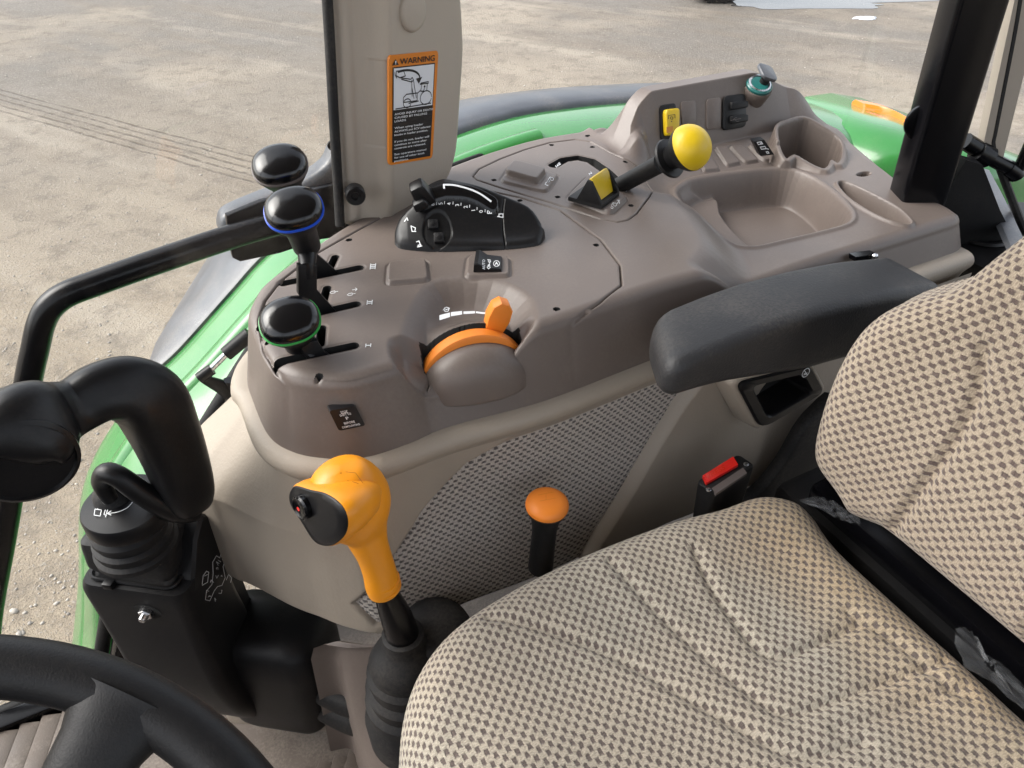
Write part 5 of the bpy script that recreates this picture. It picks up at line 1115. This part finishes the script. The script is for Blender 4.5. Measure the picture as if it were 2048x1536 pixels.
def joystick():
    e1, e2 = norm((.80, -.60, 0)), norm((.60, .80, 0)); Z1 = V(0, 0, 1)
    root = thing('loader_joystick', Uz(300, 1150, 1.46), 'black loader joystick with a curved palm grip and rubber bellows', 'joystick')
    def sec(c, a, b, z, r): return [V(c[0], c[1], z)+e1*u+e2*v for u, v in rrect(2*a, 2*b, r, 4)]
    F0 = Uz(316, 1108, 1.515); a, b = .050, .044; c = F0-e1*a+e2*b
    rs = [sec(c, a*.97+.004, b+.004, 1.452, .010), sec(c, a+.002, b+.002, 1.456, .010), sec(c, a-.001, b-.001, 1.462, .010), sec(c, a+.004, b+.003, 1.475, .010), sec(c, a+.002, b+.001, 1.505, .010), sec(c, a, b, 1.513, .009), sec(c, a-.006, b-.006, 1.517, .007)]
    MB().rings(rs).build('rubber_boot', M['rubber'], root, smooth=45)
    cb = Uz(262, 1062, 1.535); C0 = V(cb[0], cb[1], 0)
    MB().lathe([(.046, 1.510), (.046, 1.516), (.042, 1.520), (.0435, 1.526), (.0435, 1.530), (.039, 1.534), (.041, 1.540), (.041, 1.546), (.036, 1.552), (.036, 1.560)], C0, Z1, 40).build('bellows', M['rubber'], root, smooth=35)
    d = Uz(258, 1000, 1.585); D0 = V((d[0]+cb[0])/2, (d[1]+cb[1])/2, 0)
    MB().lathe([(.036, 1.556), (.0445, 1.560), (.0455, 1.563), (.0455, 1.578), (.0440, 1.581), (.030, 1.583), (.016, 1.585), (0, 1.585)], D0, Z1, 60).build('lock_ring', M['black'], root, smooth=30)
    f = lambda u, v: Uz(u, v, 1.5855); mb = MB()
    ribbons(mb, [[(213, 1031), (208, 1029), (213, 1010)], [(218, 1009), (211, 1034)], cr([(214, 1027), (235, 1024), (255, 1015), (268, 1000)], 4), [(222, 1022), (214, 1027), (222, 1030)]], 1.5, f); ribbons(mb, [[(190, 1018), (188, 1030), (200, 1032), (203, 1020), (190, 1018)], [(195, 1018), (200, 1009), (208, 1010), (206, 1018)]], 1.4, f); mb.build('lock_print', M['white'], root, smooth=0)
    MB().lathe([(.022, 1.580), (.020, 1.592), (.012, 1.60), (.010, 1.62)], V(*(Uz(224, 985, 1.59)[:2]), 0), Z1, 24).build('stem_boot', M['rubber'], root)
    Y0 = .70; U_ = lambda x, y, dy=0: Uy(x, y, Y0+dy)
    loop = cr([U_(392, 1020, -.01), U_(350, 1018, -.015), U_(290, 990, -.015), U_(240, 955, -.008), U_(213, 946, 0), U_(203, 962, .008), U_(212, 985, .008), U_(222, 1000, .006)], 6)
    MB().tube(loop, list(lerp_path([.013, .015, .0125, .0115, .011, .010, .009, .008], len(loop))), 16).build('bent_stem', M['black'], root, smooth=50)
    # palm grip: one smooth bent body
    K = [((18, 905), -.06, .030, 1.0), ((30, 880), -.055, .042, 1.0), ((62, 852), -.045, .043, 1.0), ((105, 830), -.03, .033, 1.0), ((150, 812), -.02, .0275, 1.05), ((200, 785), -.012, .030, 1.05), ((250, 778), -.006, .034, 1.0), ((295, 800), -.004, .036, 1.0), ((325, 855), -.004, .034, 1.0), ((348, 910), -.006, .032, 1.0), ((365, 960), -.008, .030, 1.0), ((374, 990), -.009, .027, 1.0), ((380, 1010), -.009, .021, 1.0), ((383, 1020), -.009, .010, 1.0)]
    pts = [tuple(U_(*p, dy))+(r_, fl) for p, dy, r_, fl in K]; q = cr(pts, 7)
    MB().tube([p[:3] for p in q], [p[3]*.94 for p in q], 36, flat=[p[4] for p in q], p=3.4, up=(.35, -.8, .5)).build('palm_grip', M['black'], root, smooth=60)
    cc = U_(48, 918, -.075); nn = norm(CAM-cc+V(-.10, .0, -.45)); MB().lathe([(.030, -.03), (.040, -.012), (.0430, 0), (.0430, .005), (.0395, .0072), (.038, .004), (0, .0045)], cc, nn, 44).build('thumb_cap', M['black'], root, smooth=40)
    for px, m, r_ in (((337, 946), 'metal', .0062), ((357, 998), 'hole', .0070)):
        p = U_(*px); n2 = norm(CAM-p+V(.06, 0, -.1)); p = p+n2*.0345
        if m == 'metal':
            MB().lathe([(.0095, -.004), (.0085, .0004), (.0082, -.001), (0, -.001)], p, n2, 24).build('screw_recess', M['hole'], root); MB().lathe([(r_, -.002), (r_, .0015), (.0045, .003), (.002, .0022), (0, .002)], p, n2, 18).build('screw', M['metal'], root)
        else: MB().lathe([(r_, -.004), (r_, .0008), (r_*.8, .0002), (0, 0)], p-n2*.0005, n2, 24).build('plugged_hole', M['hole'], root)
    # cable tie round the boot
    z = 1.458; L = sec(c, a+.0045, b+.0045, z, .011); MB().tube(L, .0022, 6, loop=True).build('cable_tie', M['black'], root)
    p = Uz(222, 1163, 1.458); MB().box(p-e2*.004, (.012, .010, .009), .001, frameR(e1, e2)).build('tie_head', M['black'], root)
joystick_pod(); joystick()

# ------------------------------------------------------------------ gear and range levers
def gear_lever():
    Y0 = .50; U_ = lambda x, y, dy=0: Uy(x, y, Y0+dy)
    root = thing('gear_lever', U_(800, 1290)-V(0, 0, .1), 'tall amber gear lever knob with a black thumb switch and rubber boot', 'lever')
    # grip: neck and egg-shaped head, one skin
    K = [((768, 1180), 0, .0150), ((764, 1165), 0, .0158), ((758, 1140), 0, .0150), ((748, 1110), 0, .0150), ((738, 1085), 0, .0165), ((729, 1060), .002, .0200), ((716, 1035), .004, .0285), ((703, 1008), .006, .0335), ((691, 984), .008, .0330), ((680, 964), .008, .0285), ((670, 949), .008, .0205), ((665, 940), .008, .006)]
    q = cr([tuple(U_(*p, dy))+(r_,) for p, dy, r_ in K], 6)
    MB().tube([p[:3] for p in q], [p[3] for p in q], 30, flat=1.12).build('grip', M['gold'], root, smooth=60); grip = root.children[0]
    for k, px in enumerate(((770, 1172), (767, 1160))): 
        p = U_(*px); t = norm(U_(758, 1140)-U_(768, 1180)); MB().lathe([(.0150, -.0022), (.0168, -.001), (.0168, .001), (.0150, .0022)], p, t, 30).build('grip_band', M['gold'], grip)
    # thumb switch face on the side towards the wheel
    hc = U_(692, 1006); n = norm(norm(CAM-hc)*.62+V(-.62, .18, -.30)); o = hc+n*.033; px = ((590, 972), (620, 980), (652, 988), (682, 1010), (695, 1040), (690, 1070), (668, 1090), (645, 1093), (625, 1080), (600, 1040), (581, 1010), (577, 993), (580, 980))
    P = [Upl(x, y, o, n) for x, y in px]; cpt = sum(P)/len(P); ex = norm(P[5]-P[12]); ey = np.cross(n, ex)
    L = [tuple(p) for p in cr([((p-cpt)@ex, (p-cpt)@ey) for p in P], 4, True)]
    mb = MB(); ring = lambda k, h: [cpt+ex*u*k+ey*v*k+n*h for u, v in L]
    MB().rings([ring(.45, -.058), ring(.82, -.042), ring(.98, -.026), ring(1.04, -.012), ring(1.03, -.004), ring(.99, -.001)], cap=False).build('head_shell', M['gold'], root, smooth=60)
    mb.rings([ring(.9, -.006), ring(.975, -.003), ring(.985, -.0008), ring(.95, .0006), ring(.7, .0015), ring(.3, .002)]); face = mb.build('switch_face', M['black'], root, smooth=50)
    p = Upl(609, 1012, o+n*.002, n); MB().lathe([(.0115, -.003), (.0115, .0045), (.0095, .006), (.007, .0045), (0, .004)], p, n, 28).build('thumb_button', M['blackgloss'], face, smooth=40)
    mb = MB(); fillpoly(mb, [p+n*.0066+ex*a+ey*b for a, b in circ(.0022, 8)], lambda *c_: V(*c_)); mb.build('button_mark', M['red'], face, smooth=0)
    # engraved shift pattern, laid on the knob by casting from the picture
    fr = lambda u, v: Ud(u, v, float((U_(u, v, -.034)-CAM)@FW))
    cen = [V(*p[:3]) for p in q]; rad = [p[3]*1.06 for p in q]
    def knob(u, v):
        d = norm(ray(u, v)); best = None
        for c_, r_ in zip(cen, rad):
            b_ = (c_-CAM)@d; h2 = r_*r_-((c_-CAM)@(c_-CAM)-b_*b_)
            if h2 > 0: t = b_-math.sqrt(h2); best = t if best is None else min(best, t)
        return CAM+d*((best if best else (cen[40]-CAM)@d)-.0009)
    Z4 = lambda x, y: (500+x*.390625, 850+y*.390625)
    def ln(L): 
        out = []
        for a_, b_ in zip(L, L[1:]): out += [tuple(V(*a_)+(V(*b_)-V(*a_))*t) for t in np.linspace(0, 1, 7)]
        return [Z4(*p) for p in out]
    mb = MB(); ribbons(mb, [ln([(512, 345), (560, 375), (600, 400)]), ln([(525, 290), (570, 305), (610, 345)]), ln([(490, 240), (540, 245), (580, 300)]), ln([(545, 362), (590, 330)])], 1.1, knob)
    for ch, x, y in (('1', 497, 345), ('3', 507, 290), ('R', 470, 250), ('N', 572, 355)): letters(mb, ch, 0, 0, 4.6, lambda u, v, x=x, y=y: knob(Z4(x, y)[0]-v*.9, Z4(x, y)[1]-u*.9))
    mb.build('shift_pattern', M['goldline'], grip, smooth=0)
    # shaft and boots
    S_ = cr([tuple(U_(768, 1178))+(.0115,), tuple(U_(780, 1205))+(.0145,), tuple(U_(795, 1240))+(.0175,), tuple(U_(808, 1280))+(.019,)], 5)
    MB().tube([p[:3] for p in S_], [p[3] for p in S_], 20).build('shaft_cover', M['steelblack'], root)
    b = U_(806, 1270); dn = norm(V(-.02, -.03, -1)); MB().lathe([(.0195, -.004), (.0235, -.002), (.0235, .010), (.027, .018), (.036, .030), (.043, .045), (.042, .055), (.047, .062), (.045, .080), (.051, .088), (.048, .106), (.054, .114), (.052, .140), (.058, .150), (.056, .19)], b, dn, 36).build('lever_boot', M['rubber'], root, smooth=40)
gear_lever()
def range_lever():
    Y0 = .50; U_ = lambda x, y: Uy(x, y, Y0); root = thing('range_lever', U_(1100, 1200), 'short lever with a flat orange mushroom knob by the fabric panel', 'lever')
    c = U_(1094, 1012); ax = norm(V(.02, -.05, 1)); 
    MB().lathe([(.0235, -.0015), (.0242, .0015), (.0236, .0050), (.0205, .0085), (.0145, .0108), (.007, .0118), (0, .012)], c, ax, 40).build('knob_cap', M['orange'], root, smooth=50); cap = root.children[0]
    MB().lathe([(.015, -.11), (.0140, -.05), (.0145, -.034), (.0170, -.018), (.0215, -.008), (.0238, -.0010), (.0225, .001)], c, ax, 32).build('lever_stem', M['blackmatte'], root, smooth=50)
    f = lambda u, v: Uz(u, v, c[2]+.0123); mb = MB(); ribbons(mb, [[(1076, 990), (1107, 984)], [(1080, 1002), (1112, 996)], [(1092, 999), (1092, 988)]], 1.0, f); mb.build('shift_pattern', M['labelorange'], cap, smooth=0)
range_lever()
def small_boot():
    c = Uz(868, 1245, 1.44); root = thing('rubber_boot', c-V(0, 0, .1), 'round black rubber boot behind the gear lever', 'boot')
    MB().lathe([(.045, -.10), (.045, -.02), (.040, -.006), (.030, 0), (.012, .002)], c, V(0, 0, 1), 30).build('boot_skin', M['rubber'], root, smooth=50)
small_boot()
# ------------------------------------------------------------------ steering wheel
def steering_wheel():
    a, b, c = [Ud(*p, d) for p, d in (((0, 1327), .42), ((250, 1392), .42), ((480, 1536), .415))]
    n = norm(np.cross(b-a, c-a)); n = n if n[2] > 0 else -n
    n = norm(n*.5+V(.42, 0, .906)*.5); m = b; inw = norm(np.cross(n, norm(c-a))); inw = inw if inw@(V(-.25, .18, 1.86)-m) > 0 else -inw
    R_ = .205; ctr = m+inw*R_; root = thing('steering_wheel', ctr-V(0, 0, .1), 'black padded steering wheel rim with one broad spoke', 'steering wheel')
    ex = -inw; ey = np.cross(n, ex); MB().tube([ctr+(ex*math.cos(t)+ey*math.sin(t))*R_ for t in np.linspace(0, 2*math.pi, 120, endpoint=False)], .0165, 20, loop=True, flat=1.0).build('rim', M['blackmatte'], root, smooth=60)
    hub = ctr-n*.05; MB().lathe([(.055, -.04), (.06, -.01), (.055, .008), (.03, .014), (0, .015)], hub, n, 40).build('hub', M['blackmatte'], root, smooth=50)
    for k in range(3):
        g = math.radians(-1+120*k); d = ex*math.cos(g)+ey*math.sin(g); P = cr([ctr+d*R_, ctr+d*(R_-.025)-n*.004, ctr+d*(R_-.07)-n*.022, hub+d*.05], 6)
        w = list(lerp_path([.036, .0235, .020, .024], len(P))); MB().tube(P, w, 20, flat=.55, up=n).build('spoke', M['blackmatte'], root, smooth=60)
    MB().tube([hub-n*.02, hub-n*.25], .03, 20).build('steering_column', M['blackmatte'], root)
steering_wheel()
# ------------------------------------------------------------------ outside rail, bracket, gas strut, belt buckle
def grab_rail():
    Y0 = 1.0; U_ = lambda x, y: Uy(x, y, Y0); root = thing('grab_rail', U_(560, 450)-V(0, 0, .2), 'bent black tubular grab rail outside the door window', 'grab rail')
    P = cr([U_(600, 435), U_(480, 468), U_(320, 521), U_(190, 567), U_(135, 588), U_(102, 612), U_(83, 645), U_(70, 700), U_(52, 790), U_(10, 1060), U_(-20, 1240), U_(-40, 1350)+V(0, -.02, -.02), V(-.46, .925, 1.02)], 7)
    MB().tube(P, .0165, 20).build('tube', M['steelblack'], root, smooth=60)
    pts = [Uy(*p, 1.015) for p in ((452, 430), (520, 402), (600, 385), (690, 362), (696, 380), (696, 470), (640, 478), (560, 505), (480, 522), (465, 515), (455, 475))]
    MB().prism([(p[0], p[2]) for p in pts][::-1], (0, 1.022, 0), (1, 0, 0), (0, 0, 1), .010, .002).build('mounting_plate', M['steelblack'], root, smooth=30)
    # moulded cover behind the plate
    o = cr([(p[0], p[2]) for p in [Uy(*q, 1.06) for q in ((436, 455), (434, 430), (450, 410), (520, 380), (590, 352), (640, 318), (655, 288), (672, 280), (720, 280), (720, 470), (560, 440), (470, 462))]], 3, True)
    MB().prism([tuple(p) for p in o][::-1], (0, 1.07, 0), (1, 0, 0), (0, 0, 1), .040, .012, 4, both=True).build('flare_cover', M['flare'], root, smooth=40)
    c = Uy(664, 290, 1.028); MB().lathe([(.007, 0), (.007, .003), (.004, .004), (0, .004)], c, (0, -1, 0), 18).build('cover_bolt', M['blackmatte'], root)
    L = [Uy(*q, 1.028) for q in ((455, 440), (470, 424), (505, 412), (540, 405), (548, 412), (520, 424), (480, 440))]; MB().tube(cr(L, 4, True), .004, 8, loop=True).build('reflector_rim', M['flare'], root)
grab_rail()
def gas_strut():
    Y0 = .885; U_ = lambda x, y: Uy(x, y, Y0); root = thing('gas_strut', U_(440, 790), 'black gas strut with ball joints beside the window seal', 'gas strut')
    MB().tube([U_(500, 668), U_(452, 708)], .0095, 14).build('cylinder', M['blackmatte'], root)
    MB().tube([U_(456, 704), U_(418, 742)], .0042, 12).build('rod', M['metal'], root)
    MB().tube(cr([U_(424, 738), U_(410, 748), U_(398, 757)], 4), .0075, 12).build('ball_socket', M['black'], root)
    MB().tube([U_(408, 758), U_(440, 772), U_(458, 785)], [.006, .0095, .0105], 12).build('bracket_stud', M['black'], root)
    MB().tube([U_(458, 760), U_(462, 800)], .008, 8).build('bracket', M['steelblack'], root)
gas_strut()
def buckle():
    root = thing('belt_buckle', Uy(1455, 1060, .47), 'black seat belt buckle with a red press button beside the seat', 'seat belt buckle')
    z = 1.545; q = [Uz(*p, z) for p in ((1398, 958), (1420, 992), (1510, 930), (1480, 908))]  # top face corners
    c = sum(q)/4; ex = norm(q[2]-q[1]); L = (np.linalg.norm(q[2]-q[1])+np.linalg.norm(q[3]-q[0]))/2; ey = norm(q[0]-q[1]); ey = norm(ey-ex*(ey@ex)); W_ = (np.linalg.norm(q[0]-q[1])+np.linalg.norm(q[3]-q[2]))/2
    n = V(0, 0, 1); ey = ey if np.cross(ex, ey)[2] > 0 else ey; R_ = np.column_stack([ex, ey, np.cross(ex, ey)])
    rs = [[c+n*h+ex*u*k+ey*v*k for u, v in rrect(L, W_, .006, 4)] for h, k in ((-.10, .86), (-.05, .95), (-.006, 1.0), (-.001, .985), (0, .95))]
    MB().rings(rs).build('body', M['blackmatte'], root, smooth=40)
    b = [Uz(*p, z+.003) for p in ((1405, 952), (1412, 967), (1476, 930), (1466, 914))]; mb = MB(); mb.rings([[p-n*.006 for p in b], [p+n*.001 for p in b]]); pb = mb.build('press_button', M['red'], root, smooth=20)
    s_ = [Uz(*p, z+.001) for p in ((1424, 976), (1432, 987), (1494, 946), (1486, 935))]; mb = MB(); mb.rings([[p-n*.004 for p in s_], s_]); mb.build('latch_slot', M['greyring'], root, smooth=20)
    for p in ((1417, 980), (1492, 929)): MB().lathe([(.0032, 0), (.0032, .001), (.002, .0016), (0, .0014)], Uz(*p, z+.0005), n, 14).build('rivet', M['metal'], root)
    mb = MB(); o = b[1]*.93+b[0]*.07; f = plane_map(b[1]+n*.0012, norm(b[2]-b[1]), norm(b[0]-b[1]), .0004); letters(mb, 'PRESS', .005, .0035, .007, f, width=.030); mb.build('lettering', M['lensred'], pb, smooth=0)
buckle()
def film():
    m = bpy.data.materials.new('clear packing film'); m.use_nodes = True; n = m.node_tree.nodes; l = m.node_tree.links; b = n['Principled BSDF']; b.inputs['Base Color'].default_value = (.75, .78, .82, 1); b.inputs['Roughness'].default_value = .35; b.inputs['Alpha'].default_value = .13; b.inputs['Transmission Weight'].default_value = .5
    for i, (px, z, lab) in enumerate((([(1600, 1000), (1640, 994), (1680, 1014), (1715, 1036), (1722, 1048), (1690, 1042), (1640, 1018)], 1.548, 'scrap of clear packing film at the back corner of the seat cushion'), ([(1908, 1262), (1945, 1262), (1962, 1300), (2010, 1330), (2060, 1390), (2048, 1420), (1990, 1370), (1930, 1330)], 1.556, 'torn clear packing film in the gap below the backrest'))):
        r = random.Random(i); P = [Uz(*p, z) for p in px]; c = sum(P)/len(P); L = cr(P, 5, True); rs = []
        for k in (1, .85, .65, .4, .15): rs.append([c+(p-c)*k*r.uniform(.985, 1.015)+V(0, 0, .003*r.uniform(-1, 1)) for p in L])
        tag(MB().rings(rs, cap=False).build('packing_film', m, smooth=60), lab, 'plastic film')
film()
